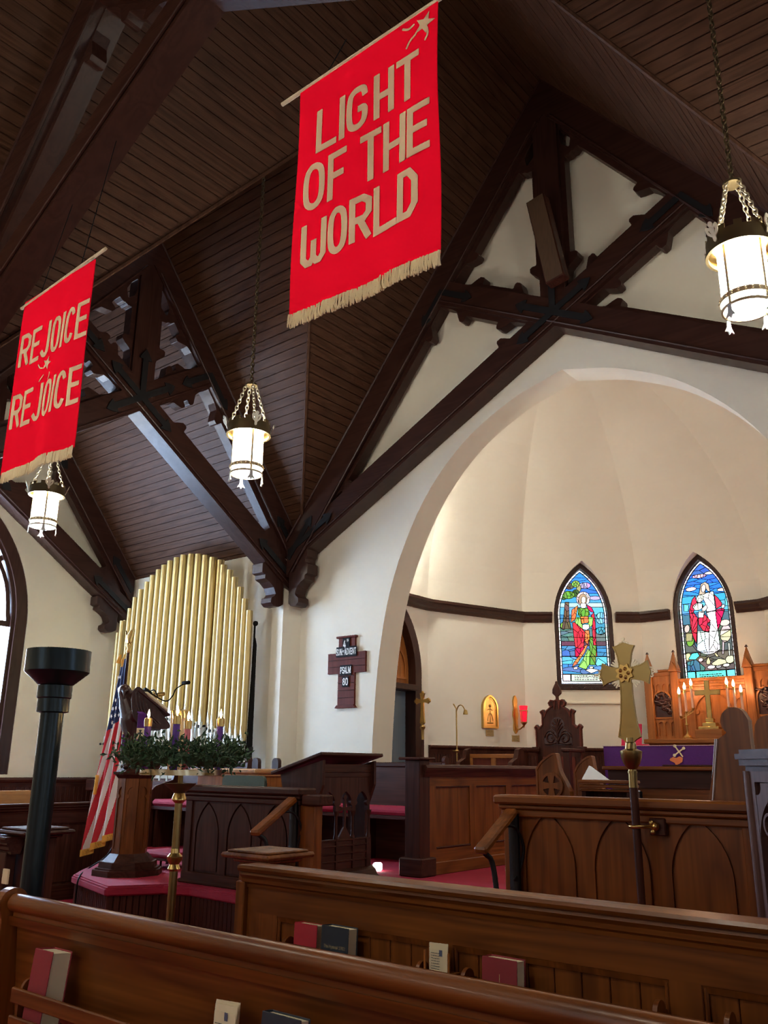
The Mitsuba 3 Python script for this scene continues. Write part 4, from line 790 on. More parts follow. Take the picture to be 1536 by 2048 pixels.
def wing(s):
    g = sg.Polygon(curve(WG + [WG[0]], 60)).buffer(0); m = ext(g, -.022, .022).subdivide_to_size(.03); v = m.vertices.copy()
    sd = .17 + .10 * np.clip(.15 - v[:, 0], 0, .5) + .10 * np.clip(v[:, 1] - 1.95, 0, .3) + v[:, 2] * (1 - 2.2 * np.clip(v[:, 1] - 2.05, 0, .1))
    m.vertices = np.array([eg(f, s * q, z) for f, z, q in zip(v[:, 0], v[:, 1], sd)])
    m.fix_normals(); return m
for s in (-1, 1):
    add('wing', wing(s), 'm_carved', t, 40)
    for j in range(6):
        f0, z0_, f1, z1_ = .085 - .035 * j, 2.10 - .035 * j, -.02 - .035 * j, 1.83 - .004 * j
        add('feather', tube(curve([eg(f0, s * .205, z0_), eg((f0 + f1) / 2 + .03, s * .208, (z0_ + z1_) / 2), eg(f1, s * .215, z1_)], 10), .011, 6), 'm_carved', t, True)
    add('wing_root', blob([((eg(.05, s * .06, 1.86), .07), (eg(.06, s * .15, 1.93), .05)), ((eg(-.02, s * .06, 1.75), .07), (eg(-.06, s * .16, 1.84), .045))], .02), 'm_carved', t, True)
rest_e1, rest_up = es, unit(ed * .80 + Z * .58); rn = unit(np.cross(rest_e1, rest_up)); rn = rn if rn[2] > 0 else -rn
def rest(m): return frame(m, eg(-.10, 0, 1.98), rest_e1, rest_up, rn)
add('book_rest', rest(B(-.26, .26, -.16, .22, 0, .02, .005)), 'm_carved', t)
add('claw', [tube([eg(.0, s * .07, 1.52), eg(.03, s * .085, 1.45), eg(.12, s * .09, 1.425)], .022, 6) for s in (-1, 1)], 'm_carved', t, True)
st_ = [(at(254, 1462, y=4.90), .24), (at(281, 1472, y=4.84), .20)]
one('stole', [frame(B(-.038, .038, -h, h, 0, .012, .004), c, unit([.8, .6, 0]), Z, unit([.6, -.8, 0])) for c, h in st_] + [beam(c + Z * h, eg(.05, .0, 1.95), .05, .012) for c, h in st_], 'm_purple', 'purple cloth stole with gold panels hung over the eagle lectern', 'stole')
for c, h in st_:
    c = c + Z * .02; cr = sg.box(-.007, -.028, .007, .028).union(sg.box(-.022, -.005, .022, .010)).union(so.unary_union([P((-.016, -.034), (.016, -.034), (0, -.01)), P((-.016, .034), (.016, .034), (0, .01))]))
    fr_ = lambda m: frame(m, c, unit([.8, .6, 0]), Z, unit([.6, -.8, 0]))
    add('gold_panel', fr_(B(-.036, .036, -.05, .05, .012, .016)), 'm_fringe', 'stole'); add('cross_emblem', fr_(ext(cr, .016, .019)), 'm_ink', 'stole')
k = thing('lectern_book', 'thick open book on the rest of the eagle lectern', 'book')
add('cover', rest(B(-.20, .20, -.13, .16, .021, .029)), 'm_book_red', k); add('pages', [rest(B(-.19, -.005, -.12, .15, .029, .06, .012)), rest(B(.005, .19, -.12, .15, .029, .06, .012))], 'm_page', k)
k = thing('gooseneck_microphone', 'black gooseneck microphone on the eagle lectern', 'microphone')
mb = rest(B(.08, .16, .10, .17, .062, .08)).vertices.mean(0)
mtip, mmid = at(372, 1365, y=5.32), at(352, 1378, y=5.30)
add('base', rest(B(.07, .17, .09, .18, .062, .085, .008)), 'm_black', k); add('gooseneck', tube(curve([mb, at(330, 1402, y=5.25), at(345, 1392, y=5.28), mmid, mtip], 24), .006, 7), 'm_black', k, True); add('capsule', tube([at(366, 1366, y=5.32), at(378, 1365, y=5.32)], .018, 10), 'm_black', k, True)
k = thing('reading_lamp', 'small brass picture lamp with black curved arm on the lectern', 'lamp')
add('arm', tube(curve([at(292, 1403, y=5.2), at(298, 1386, y=5.22), at(308, 1380, y=5.22), at(315, 1392, y=5.2)], 18), .007, 7), 'm_black', k, True); add('shade', tube([at(298, 1392, y=5.2), at(328, 1388, y=5.26)], .02, 10), 'm_brass', k, True); add('stem', tube([at(313, 1392, y=5.2), at(312, 1402, y=5.2)], .01, 6), 'm_brass', k)

# ------------------------------------------------------------------ flag
FXY = at(262, 1290, y=5.9); fx, fy = FXY[0], 5.9
t = thing('flag', 'American flag with gold fringe hanging on a pole with gold eagle finial', 'flag')
zt = at(263, 1305, y=fy)[2]; fx = at(222, 1600, y=fy)[0] * .5 + at(263, 1305, y=fy)[0] * .5
add('pole', lathe([(.0, .0), (.15, .0), (.15, .03), (.04, .07), (.016, .09), (.016, zt), (0, zt)], 16, (fx, fy, 0)), 'm_mahogany_z', t, 30)
fin = [lathe([(0, zt - .02), (.02, zt), (.03, zt + .02), (.015, zt + .05), (.035, zt + .09), (.02, zt + .12), (0, zt + .12)], 14, (fx, fy, 0)), sph((fx, fy, zt + .17), .035, 2, (1, 1, 1.5)) if 0 else blob([((( fx, fy, zt + .13), .022), ((fx, fy, zt + .20), .032)), (((fx, fy, zt + .2), .03), ((fx + .02, fy, zt + .25), .018))], .02, 2)]
fin += [frame(ext(sg.Polygon(curve([(0, .12), (.05, .20), (.085, .27), (.07, .18), (.05, .12), (0, .12)], 16)), -.008, .008), (fx, fy, zt), X * s, Z, Y) for s in (-1, 1)]
add('eagle_finial', fin, 'm_brass', t, True)
zf0, zf1 = at(195, 1705, y=fy - .1)[2], at(262, 1318, y=fy)[2]
def flag_pt(w, v):
    "w across the folds 0..1, v from the top 0..1"
    half = .035 + .23 * v ** .85; z = zf1 + (zf0 - zf1) * v * (1 - .10 * w * v); cx = fx - .09 * v
    return np.array([cx + half * (w * 2 - 1) * .95, fy - .045 - .05 * v - .05 * v * math.sin(w * 15 + 2 * v), z])
nu, nv = 120, 200; cells = {'red_stripes': [], 'white_stripes': [], 'canton': []}
for i in range(nu):
    for j in range(nv):
        w, v = (i + .5) / nu, (j + .5) / nv
        q = w * .95 + v * .62 - .30
        c = 'canton' if v < .39 - .07 * w else ('red_stripes' if int(q * 9) % 2 == 0 else 'white_stripes')
        cells[c].append((i, j))
for nm, cs in cells.items():
    V, F = [], []
    for i, j in cs:
        b = len(V); V += [flag_pt(i / nu, j / nv), flag_pt((i + 1) / nu, j / nv), flag_pt((i + 1) / nu, (j + 1) / nv), flag_pt(i / nu, (j + 1) / nv)]; F += [[b, b + 1, b + 2], [b, b + 2, b + 3]]
    tm = trimesh.Trimesh(V, F, process=True); tm.merge_vertices(); add(nm, tm, {'red_stripes': 'm_flag_red', 'white_stripes': 'm_flag_white', 'canton': 'm_flag_blue'}[nm], t, True)
rs = random.Random(4)
for v in (.10, .165, .225, .27, .31, .345):
    for w in (.2, .5, .8):
        if rs.random() < .8 and v < .37 - .07 * w:
            p = flag_pt(w + .1 * (rs.random() - .5), v); s_ = .022 + .02 * v
            add('star', frame(ext(star(0, 0, s_, rs.random() * 60), -.004, .0), p - Y * .012, X * .8, Z, Y), 'm_flag_white', t)
fl = []
for i in range(70):
    p = flag_pt(i / 69, 1.0); fl.append(tube([p + Z * .01, p - Z * .03 + X * .003 * rs.random(), p - Z * .06], .006, 4))
add('fringe', fl, 'm_gold_fringe', t, kind='stuff')
tz = zf1; add('tassel', [tube(curve([(fx + .02, fy - .06, tz + .05), (fx + .05, fy - .1, tz - .1), (fx + .02, fy - .09, tz + .0)], 12), .008, 6), tube([(fx - .03, fy - .08, tz + .05), (fx - .05, fy - .09, tz - .05)], [.012, .03], 8), tube(curve([flag_pt(.1, .62) - Y * .03, flag_pt(.12, .72) - Y * .04], 8), .02, 8)], 'm_gold_fringe', t, True)
one('cable', tube(curve([at(262, 1640, y=5.35), at(240, 1665, y=5.3), at(215, 1710, y=5.1), at(175, 1738, y=5.0) + Z * .0, at(158, 1755, y=4.6) - X * .0, at(152, 1790, y=4.62), at(150, 1830, y=4.62)], 40), .007, 6), 'm_black', 'thin black cable trailing down beside the lectern', 'cable', smooth=True)

# ------------------------------------------------------------------ advent wreath
WX, WY = at(362, 1545, y=2.75)[0], 2.75
t = thing('advent_wreath', 'advent wreath of evergreen on a brass floor stand', 'advent wreath'); zr = at(362, 1545, y=WY)[2]
WR = .235
pp = [(0, 0), (.17, 0), (.17, .015), (.10, .04), (.03, .07), (.022, .10)]
add('stand', lathe(pp + [(.022, .62), (.0215, .66)], 20, (WX, WY, 0)), 'm_antique_brass', t, 35)
zk = at(338, 1718, y=WY)[2]; zn = at(350, 1580, y=WY)[2]
add('stem', [lathe([(.020, .6), (.020, zk - .04)], 18, (WX, WY, 0)), lathe([(.019, zk), (.018, zn)], 18, (WX, WY, 0))], 'm_antique_brass', t, 35)
add('knop', lathe([(.02, zk - .05), (.03, zk - .04), (.022, zk - .02), (.036, zk), (.036, zk + .015), (.022, zk + .03), (.02, zk + .05)], 20, (WX, WY, 0)), 'm_brass', t, 35); add('knop', lathe([(.018, zn - .06), (.034, zn - .045), (.034, zn - .035), (.02, zn), (.03, zn + .012), (.03, zn + .02), (.0, zn + .02)], 20, (WX, WY, 0)), 'm_brass', t, 35)
add('drip_bowl', lathe([(.0, zr - .10), (.02, zr - .10), (.05, zr - .075), (.075, zr - .055), (.078, zr - .05), (.0, zr - .06)], 24, (WX, WY, 0)), 'm_bronze', t, 35)
add('ring_band', lathe([(.19, zr - .012), (.195, zr - .012), (.195, zr + .014), (.19, zr + .014), (.19, zr - .012)], 48, (WX, WY, 0)), 'm_chrome', t, 30)
add('ring_arm', [B(WX - WR, WX + WR, WY - .012, WY + .012, zr - .008, zr), B(WX - .012, WX + .012, WY - WR, WY + WR, zr - .009, zr - .001), lathe([(.012, zr - .06), (.012, zr)], 10, (WX, WY, 0))], 'm_antique_brass', t)
rl = np.random.default_rng(21); lv = []
for i in range(2600):
    g = rl.random() * 2 * np.pi; rr = WR + .01 + .042 * rl.normal(); zz_ = zr + .085 + .032 * rl.normal()
    c = np.array([WX + rr * math.cos(g), WY + rr * math.sin(g), zz_]); d = unit(rl.normal(size=3) + np.array([.3 * math.cos(g), .3 * math.sin(g), .7])); s = unit(np.cross(d, rl.normal(size=3))); l = .022 + .022 * rl.random(); w = .005 + .004 * rl.random(); n_ = np.cross(d, s)
    lv.append(trimesh.Trimesh([c, c + d * l * .5 + s * w + n_ * .003, c + d * l, c + d * l * .5 - s * w + n_ * .003, c + d * l * .5 - n_ * .002], [[0, 1, 4], [1, 2, 4], [2, 3, 4], [3, 0, 4]], process=False))
add('greenery', lv, 'm_leaf', t); labels[t + '__greenery'] = {'kind': 'stuff', 'label': 'dense evergreen sprigs'}
tw = [tube([[WX + (WR + .01) * math.cos(g), WY + (WR + .01) * math.sin(g), zr + .05], [WX + (WR + .01) * math.cos(g + .3), WY + (WR + .01) * math.sin(g + .3), zr + .08]], .028, 6) for g in np.arange(0, 6.28, .3)]
add('wreath_core', tw, 'm_leaf', t)
mat('m_wax_purple', (.10, .03, .28), .4); mat('m_wax_rose', (.80, .22, .26), .4); mat('m_wax_white', (.85, .62, .36), .5)
def candle(u, v0, v1, y, r, m, label, lit_=True, cap=True, group=None, zb=None):
    b = at(u, v1, y=y); zt_ = at(u, v0, y=y)[2]; zb_ = zb if zb is not None else b[2]; x = b[0]; t2 = thing('candle', label, 'candle', group)
    add('wax', lathe([(0, zb_), (r, zb_), (r, zt_), (0, zt_)], 20, (x, y, 0)), m, t2, 40)
    if cap: add('brass_follower', lathe([(r + .001, zt_ - .01), (r + .003, zt_ - .01), (r + .003, zt_ + .028), (r * .6, zt_ + .034), (r * .3, zt_ + .03), (0, zt_ + .03)], 20, (x, y, 0)), 'm_brass', t2, 40)
    if lit_: 
        f0 = zt_ + (.034 if cap else .0)
        add('flame', lathe([(0, f0), (.006, f0 + .006), (.008, f0 + .014), (.004, f0 + .03), (0, f0 + .042)], 10, (x, y, 0)), 'm_glow_lamp', t2, True, **lit((40, 24, 9), .05))
z0c = zr + .012
dx = lambda u, y: y
candle(290, 1449, 1520, WY - .06, .0165, 'm_wax_purple', 'lit purple candle at the left of the advent wreath', zb=z0c)
candle(348, 1444, 1520, WY - .15, .0165, 'm_wax_purple', 'tallest lit purple candle at the front of the advent wreath', zb=z0c)
candle(372, 1454, 1505, WY - .04, .0155, 'm_wax_rose', 'lit rose pink candle beside the fat white candle', zb=z0c)
candle(437, 1449, 1510, WY + .12, .0155, 'm_wax_purple', 'lit purple candle at the right of the advent wreath', zb=z0c)
candle(354, 1433, 1510, WY + .06, .045, 'm_wax_white', 'fat cream candle with gold rim in the middle of the advent wreath', lit_=False, zb=z0c)
zt_ = at(363, 1433, y=WY + .02)[2]

# ------------------------------------------------------------------ reading desk and choir furniture on the left
t = thing('reading_desk', 'dark carved prayer desk with gothic arcade and central cross, between the parapets', 'reading desk')
DX, DY0, DY1 = -5.16, 5.46, 6.16
prof = curve([(-5.60, 1.38), (-5.56, 1.26), (-5.44, 1.17), (-5.40, 1.05)], 14)
side = sg.Polygon([(-5.10, 1.50), (-5.10, 1.30), (-5.16, 1.16), (-5.20, 1.06), (-5.20, .62), (-5.12, .56), (-5.12, FZ), (-5.46, FZ), (-5.46, .62), (-5.38, .70), *[tuple(q) for q in prof[::-1]]]).buffer(0)
for y in (DY0, DY1 - .03): add('side_panel', XZ(side, y, y + .03), 'm_mahogany_z', t)
add('desk_board', frame(B(-.0, .62, DY0 - .06, DY1 + .06, 0, .028, .006), (-5.66, 0, 1.375), unit([.60, 0, .165]), Y, unit([-.165, 0, .60])), 'm_mahogany_y', t)
add('frieze', [B(DX - .02, DX + .02, DY0, DY1, 1.36, 1.47, .004), B(DX - .025, DX + .03, DY0, DY1, 1.40, 1.415, .004)], 'm_mahogany_y', t)
W_ = (DY1 - DY0 - .06) / 3
arc_ = sg.box(DY0 + .03, .86, DY1 - .03, 1.37)
cutz = [gothic(W_ * .40, 1.12, 10, DY0 + .03 + W_ * (i + .5), .86, W_ * .62) for i in range(3)]
arc_ = arc_.difference(so.unary_union(cutz)); cuspy = so.unary_union([sg.Point(DY0 + .03 + W_ * (i + .5) + s * W_ * .40, 1.15).buffer(.022) for i in range(3) for s in (-1, 1)])
add('arcade', YZ(arc_.union(cuspy).difference(sg.box(5, .8, 7, 1.08)), DX - .015, DX + .015), 'm_mahogany_z', t)
for i in range(4): add('colonnette', lathe([(.022, .86), (.022, .88), (.014, .895), (.013, 1.04), (.022, 1.06), (.026, 1.085), (.0, 1.085)], 12, (DX + .002, DY0 + .03 + W_ * i, 0)), 'm_mahogany_z', t, 40)
yc_ = DY0 + .03 + W_ * 1.5
cr = sg.box(yc_ - .012, .86, yc_ + .012, 1.19).union(sg.box(yc_ - .06, 1.09, yc_ + .06, 1.115)).union(so.unary_union([sg.Point(*q).buffer(.02) for q in ((yc_, 1.195), (yc_ - .062, 1.102), (yc_ + .062, 1.102))])).union(P((yc_ - .085, .86), (yc_ + .085, .86), (yc_, .97)))
add('cross', YZ(cr, DX - .008, DX + .010), 'm_mahogany_z', t)
add('lower_panel', [B(DX - .02, DX + .01, DY0, DY1, .62, .86), *[B(DX + .008, DX + .02, DY0 + .03, DY1 - .03, z, z + .015, .003) for z in (.68, .74, .80, .845)], *[B(DX + .008, DX + .022, y - .012, y + .012, .62, .86, .003) for y in (DY0 + .06, DY0 + .03 + W_, DY0 + .03 + 2 * W_, DY1 - .06)]], 'm_mahogany_y', t)
add('plinth', [mould(P((0, .50), (.10, .50), (.10, .545), (.07, .56), (.05, .60), (.0, .63)), (DX, DY0 - .02, 0), (DX, DY1 + .02, 0), X), B(-5.5, DX + .06, DY0 - .03, DY1 + .03, FZ, FZ + .04, .006)], 'm_mahogany_y', t)
k = thing('open_book', 'open book lying on the slope of the prayer desk', 'book'); add('pages', frame(B(.10, .34, DY0 + .02, DY0 + .34, .030, .05, .008), (-5.66, 0, 1.375), unit([.60, 0, .165]), Y, unit([-.165, 0, .60])), 'm_paper', k)
one('floor_spotlight', [frame(B(-.04, .04, -.04, .04, 0, .075, .015), at(755, 1742, z=FZ) , unit([1, .4, 0]), unit([-.4, 1, 0]), Z)], 'm_spot', 'small glowing white light box on the red carpet behind the prayer desk', 'light box', **lit((4, 4, 3.8), .3))
mat('m_spot', (.9, .9, .88), .5); mat('m_chrome', (.62, .52, .34), .2, 1.)
wood('m_carved', (.028, .010, .009), (.060, .022, .018), 2, .33)
mat('m_flag_red', (.50, .02, .03), .8); mat('m_flag_white', (.75, .68, .62), .8); mat('m_flag_blue', (.015, .025, .09), .8); mat('m_gold_fringe', (.75, .38, .05), .7)

def pew_bench(name, label, x0, x1, y0, y1, zs, zt, m, cushion=True, ends=True):
    t = thing('choir_bench', label, 'bench')
    add('back', B(x0, x1, y1 - .03, y1, FZ, zt - .03, .004), m + 'x', t); add('back_rail', B(x0, x1, y1 - .05, y1 + .015, zt - .05, zt, .01), m + 'x', t)
    add('seat', B(x0, x1, y0, y1 - .02, zs - .09, zs - .05, .005), m + 'x', t)
    if cushion: add('cushion', B(x0 + .02, x1 - .02, y0 - .02, y1 - .04, zs - .05, zs + .03, .03), 'm_velvet', t)
    for x in (x0 + .05, (x0 + x1) / 2, x1 - .1): add('support', B(x, x + .04, y0 + .03, y1 - .03, FZ, zs - .09), m + 'z', t)
    if ends:
        for x in (x0 - .04, x1):
            e = sg.Polygon([(y0 - .02, FZ), (y1 + .02, FZ), (y1 + .02, zt - .05)] + [(y1 - .015 + .04 * math.cos(g), zt + .02 + .045 * math.sin(g)) for g in np.linspace(-.6, math.pi + .6, 12)] + [(y1 - .06, zt - .1), (y1 - .1, zs + .25), (y0 + .05, zs + .18), (y0 - .02, zs + .12)])
            add('bench_end', YZ(e.buffer(0), x, x + .04), m + 'z', t)
pew_bench('b', 'dark choir bench with red cushion against the arch wall, right of the prayer desk', -7.35, -5.45, 7.30, 7.72, 1.02, 1.50, 'm_mahogany_')
pew_bench('b', 'dark bench with red cushion between the eagle lectern and the left parapet', -9.15, -7.88, 6.75, 7.15, 1.02, 1.49, 'm_mahogany_')
k = thing('bench_end', 'pair of shaped stall ends behind the folding chair', 'stall end')
for u in (513, 553):
    b = at(u, 1530, y=7.0); add('end_board', XZ(P((b[0] - .06, FZ), (b[0] + .10, FZ), (b[0] + .085, 1.30), (b[0] + .05, 1.42)).union(P((b[0] - .06, FZ), (b[0] + .05, FZ), (b[0] + .045, 1.48), (b[0] - .055, 1.48))).union(sg.Point(b[0] - .005, 1.485).buffer(.05)).buffer(-.006).buffer(.006), 6.98, 7.03), 'm_truss_z', k)
t = thing('lectern_desk', 'light oak desk top behind the folding chair and left parapet', 'desk')
a, b = at(402, 1552, y=6.0), at(536, 1538, y=6.0)
add('desk_top', [B(a[0], b[0], 5.84, 6.36, b[2] - .045, b[2], .012), B(a[0] + .03, b[0] - .03, 5.88, 6.32, b[2] - .07, b[2] - .045, .006)], 'm_light_oak', t)
add('body', B(a[0] + .07, b[0] - .06, 5.9, 6.28, FZ, b[2] - .07, .004), 'm_reredos_z', t)
t = thing('folding_chair', 'folding chair with green padded back showing above the left parapet', 'chair')
a, b = at(446, 1570, y=5.4), at(530, 1570, y=5.4); zt = at(488, 1551, y=5.4)[2]
cloth('m_green_pad', (.075, .11, .085), (.11, .15, .12), .7)
bk = sg.box(a[0], zt - .32, b[0], zt).buffer(-.05).buffer(.05)
add('back_pad', XZ(bk, 5.39, 5.42), 'm_green_pad', t)
add('seat', B(a[0], b[0], 5.42, 5.80, FZ + .43, FZ + .46, .012), 'm_green_pad', t)
add('frame', [tube([(x, 5.43, zt - .06), (x, 5.36, FZ)], .011, 8) for x in (a[0] + .02, b[0] - .02)] + [tube([(x, 5.42, zt - .3), (x, 5.82, FZ)], .011, 8) for x in (a[0] + .035, b[0] - .035)], 'm_dark_metal', t, True)
t = thing('kneeler', 'low kneeler with rose velvet top and scalloped sides beside the eagle lectern', 'kneeler')
a, b = at(298, 1698, y=5.55), at(368, 1696, y=5.55); zt = a[2]
add('cushion', B(a[0], b[0], 5.40, 5.80, zt - .05, zt, .018), 'm_velvet', t); add('frame', B(a[0] + .02, b[0] - .02, 5.42, 5.78, zt - .075, zt - .05), 'm_mahogany_x', t)
sc_ = sg.box(a[0] + .03, FZ, b[0] - .03, zt - .07).difference(so.unary_union([gothic(.075, FZ + .07, 8, c, FZ - .01, .09) for c in (a[0] + .12, (a[0] + b[0]) / 2, b[0] - .12)]))
for y in (5.43, 5.74): add('side', XZ(sc_, y, y + .025), 'm_mahogany_x', t)

# hymn board
t = thing('hymn_board', 'cross shaped wooden hymn board on the arch wall reading 4TH SUN OF ADVENT PSALM 80', 'hymn board')
HX, HZ = -7.13, 2.70; hy = YF - .012
o = at(693, 1345, y=YF - .03); HX = o[0] - .005
tz, bz_ = at(692, 1272, y=YF - .03)[2], at(692, 1416, y=YF - .03)[2]; zu, zl = at(693, 1305, y=YF - .03)[2], at(693, 1346, y=YF - .03)[2]
xl, xr = at(656, 1330, y=YF - .03)[0], at(730.5, 1322, y=YF - .03)[0]; hw = .135
add('cross', [XZ(sg.box(HX - hw, bz_ + .02, HX + hw, tz - .02).union(sg.box(xl, zl, xr, zu)), YF - .03, YF - .002), B(HX - hw - .03, HX + hw + .03, YF - .05, YF - .002, tz - .025, tz, .006), XZ(P((HX - hw - .03, bz_), (HX + hw + .03, bz_), (HX + hw, bz_ + .035), (HX - hw, bz_ + .035)), YF - .05, YF - .002)], 'm_cherry', t)
for z in (zu - .085, zl + .085): add('rail', B(xl + .01, xr - .01, YF - .038, YF - .03, z - .006, z, .002), 'm_mahogany_x', t)
for i in range(5): z = zl - .03 - i * (zl - bz_ - .07) / 4.0; add('rail', B(HX - hw + .005, HX + hw - .005, YF - .038, YF - .03, z - .006, z, .002), 'm_mahogany_x', t)
wood('m_cherry', (.085, .020, .014), (.15, .038, .026), 2, .6, specular=.12)
def card(x, z, w, h, parts, name='text_card'):
    c = add(name, B(x - w / 2, x + w / 2, YF - .044, YF - .037, z - h / 2, z + h / 2), 'm_black', t)
    for tx, hh, dx, dz, sx in parts:
        m = meshkit.text_mesh(tx, hh, .002, bold=True); m.vertices[:, 0] -= m.bounds[:, 0].mean(); m.vertices[:, 0] *= sx; add('lettering', frame(m, (x + dx, YF - .0445, z + dz - hh / 2), X, Z, -Y) if 0 else frame(m, (x + dx, YF - .0465, z + dz - hh / 2), X, Z, Y), 'm_white', c)
card(HX + .0, tz - .095, .115, .135, [('4', .088, -.026, -.008, .62), ('TH', .032, .026, .035, .55)])
card(HX + .005, zu + .01, .335, .125, [('SUN.', .078, -.110, 0, .44), ('OF', .028, -.046, .005, .6), ('ADVENT', .078, .066, 0, .44)])
card(HX + .0, zl + .035, .185, .125, [('PSALM', .080, 0, 0, .48)])
card(HX + .0, zl - .105, .105, .125, [('80', .085, 0, 0, .62)])

# loudspeaker on the king post
t = thing('loudspeaker', 'slim brown column loudspeaker hung on the king post of the gable truss', 'loudspeaker')
q = [at(*p, y=YF - .46) for p in ((1054, 406), (1091, 391), (1133, 552), (1093, 569))]
c = sum(q) / 4; u_ = unit((q[0] + q[1]) - (q[2] + q[3])); w_ = np.linalg.norm(q[0] - q[1]) * .95; h_ = np.linalg.norm((q[0] + q[1]) - (q[2] + q[3])) / 2
f_ = unit(np.cross(unit(q[1] - q[0]), u_)); f_ = f_ if f_[1] < 0 else -f_; u_ = unit(u_ + .25 * -f_ * 0); s_ = unit(np.cross(u_, f_))
wood('m_speaker', (.060, .030, .014), (.085, .043, .020), 2, .8, 4.)
add('cabinet', frame(B(-w_ / 2, w_ / 2, -h_ / 2, h_ / 2, -.10, .04, .006), c, s_, u_, f_), 'm_mahogany_z', t); add('grille', frame(B(-w_ / 2 + .012, w_ / 2 - .012, -h_ / 2 + .012, h_ / 2 - .012, .035, .046), c, s_, u_, f_), 'm_speaker', t)
add('bracket', tube([c + u_ * .2 - f_ * .09, np.array([XC, YF - .25, c[2] + .2])], .015, 6), 'm_iron', t)

# ------------------------------------------------------------------ chancel: stalls, fence, crosses
t = thing('choir_stall_front', 'tall panelled stall front inside the chancel arch, beside the white wall', 'stall front')
KX = -4.98; ka, kb = 6.68, 8.95; zt = 1.475
add('top_rail', [mould(P((-.03, -.02), (.06, -.02), (.065, .0), (.05, .025), (-.03, .03)), (KX, ka, zt - .03), (KX, kb, zt - .03), X), mould(P((-.02, -.06), (.03, -.06), (.05, -.0), (-.02, .0)), (KX, ka, zt - .05), (KX, kb, zt - .05), X)], 'm_mahogany_y', t)
add('corner_post', B(KX - .16, KX + .015, ka - .05, ka + .11, FZ, zt + .04, .006), 'm_mahogany_z', t); add('post_cap', B(KX - .21, KX + .055, ka - .095, ka + .155, zt + .04, zt + .065, .010), 'm_mahogany_x', t); add('post_base', B(KX - .20, KX + .06, ka - .09, ka + .15, FZ, FZ + .16, .012), 'm_mahogany_x', t)
add('rail', [B(KX - .02, KX + .006, ka + .1, kb, zt - .20, zt - .10), B(KX - .02, KX + .006, ka + .1, kb, FZ + .1, FZ + .22), B(KX - .02, KX + .022, ka + .1, kb, FZ, FZ + .11, .006)], 'm_oak_y', t)
nP = 3; wP = (kb - ka - .2) / nP
for i in range(nP + 1): add('stile', B(KX - .02, KX + .006, ka + .1 + i * wP - .0, ka + .22 + i * wP, FZ + .2, zt - .18), 'm_oak_z', t)
for i in range(nP): add('panel', B(KX - .02, KX - .006, ka + .2 + i * wP, ka + .12 + (i + 1) * wP, FZ + .2, zt - .19, .005), 'm_oak_z', t); add('panel_moulding', [B(KX - .006, KX + .012, ka + .22 + i * wP, ka + .1 + (i + 1) * wP, z, z + .014, .004) for z in (FZ + .225, zt - .21)], 'm_mahogany_y', t)

def stall_end(name, label, x0, x1, y, zlow, zt, roundel):
    t = thing('stall_end', label, 'stall end'); w = x1 - x0
    o = [(x0, FZ), (x0 - .0, zlow)] + [tuple(q) for q in curve([(x0 - .005, zlow + .02), (x0 + w * .15, zt - .06), (x0 + w * .45, zt - .008), (x0 + w * .62, zt - .002), (x0 + w * .66, zt - .03), (x0 + w * .72, zt - .12), (x0 + w * .88, zlow - .06), (x1, zlow - .12)], 28)] + [(x1 + .01, FZ)]
    add('board', XZ(sg.Polygon(o).buffer(0), y, y + .045), 'm_oak_z', t); add('rolled_edge', XZ(ring(sg.Polygon(o).buffer(0), .014), y - .008, y + .05), 'm_oak_z', t)
    if roundel:
        cxr, czr, r = roundel; g = sg.Point(cxr, czr)
        cr = so.unary_union([P((cxr - .014, czr), (cxr + .014, czr), (cxr + .028, czr + r * .85), (cxr - .028, czr + r * .85)), P((cxr - .014, czr), (cxr + .014, czr), (cxr + .028, czr - r * .85), (cxr - .028, czr - r * .85)), P((cxr, czr - .014), (cxr, czr + .014), (cxr + r * .85, czr + .028), (cxr + r * .85, czr - .028)), P((cxr, czr - .014), (cxr, czr + .014), (cxr - r * .85, czr + .028), (cxr - r * .85, czr - .028))])
        add('roundel', XZ(g.buffer(r).difference(g.buffer(r * .80)).union(cr), y - .02, y), 'm_oak_z', t); add('roundel_ground', XZ(g.buffer(r * .82), y - .009, y), 'm_mahogany_z', t)
stall_end('s', 'rounded stall end carved with a cross roundel, above the right parapet', -3.16, -2.90, 5.6, 1.42, 1.555, (-3.035, 1.335, .088))
stall_end('s', 'plain rounded stall end right of the one with the cross roundel', -3.17, -2.93, 6.2, 1.40, 1.545, None)
t = thing('book_shelf_rail', 'moulded ledge between the two rounded stall ends', 'ledge')
add('ledge', [B(-2.90, -2.52, 5.72, 5.9, 1.355, 1.375, .004), B(-2.90, -2.53, 5.73, 5.9, 1.325, 1.345, .004), B(-2.90, -2.54, 5.74, 5.9, 1.30, 1.315, .004)], 'm_oak_x', t); add('back_board', B(-2.89, -2.54, 5.88, 5.9, FZ, 1.30), 'm_mahogany_z', t)
for x in (-2.56, -2.89): add('support', B(x, x + .03, 5.75, 5.9, FZ, 1.30), 'm_mahogany_z', t)
k = thing('service_sheet', 'white sheet of paper leaning on the moulded stall ledge', 'paper'); add('sheet', frame(ext(P((0, 0), (.21, 0), (.02, .15), (0, .16)), 0, .003), (-2.90, 5.78, 1.376), X, unit([0, .75, .55]), unit([0, -.55, .75])), 'm_white', k)
t = thing('communion_desk', 'long dark panelled desk in front of the purple altar cloth', 'desk')
a, b = at(1214, 1532, y=6.7), at(1441, 1538, y=6.7); zt = a[2]
add('desk_top', B(a[0] - .02, b[0] + .02, 6.64, 6.98, zt - .03, zt, .008), 'm_oak_x', t); add('fascia', B(a[0] + .01, b[0] - .01, 6.69, 6.95, zt - .16, zt - .03), 'm_mahogany_x', t)
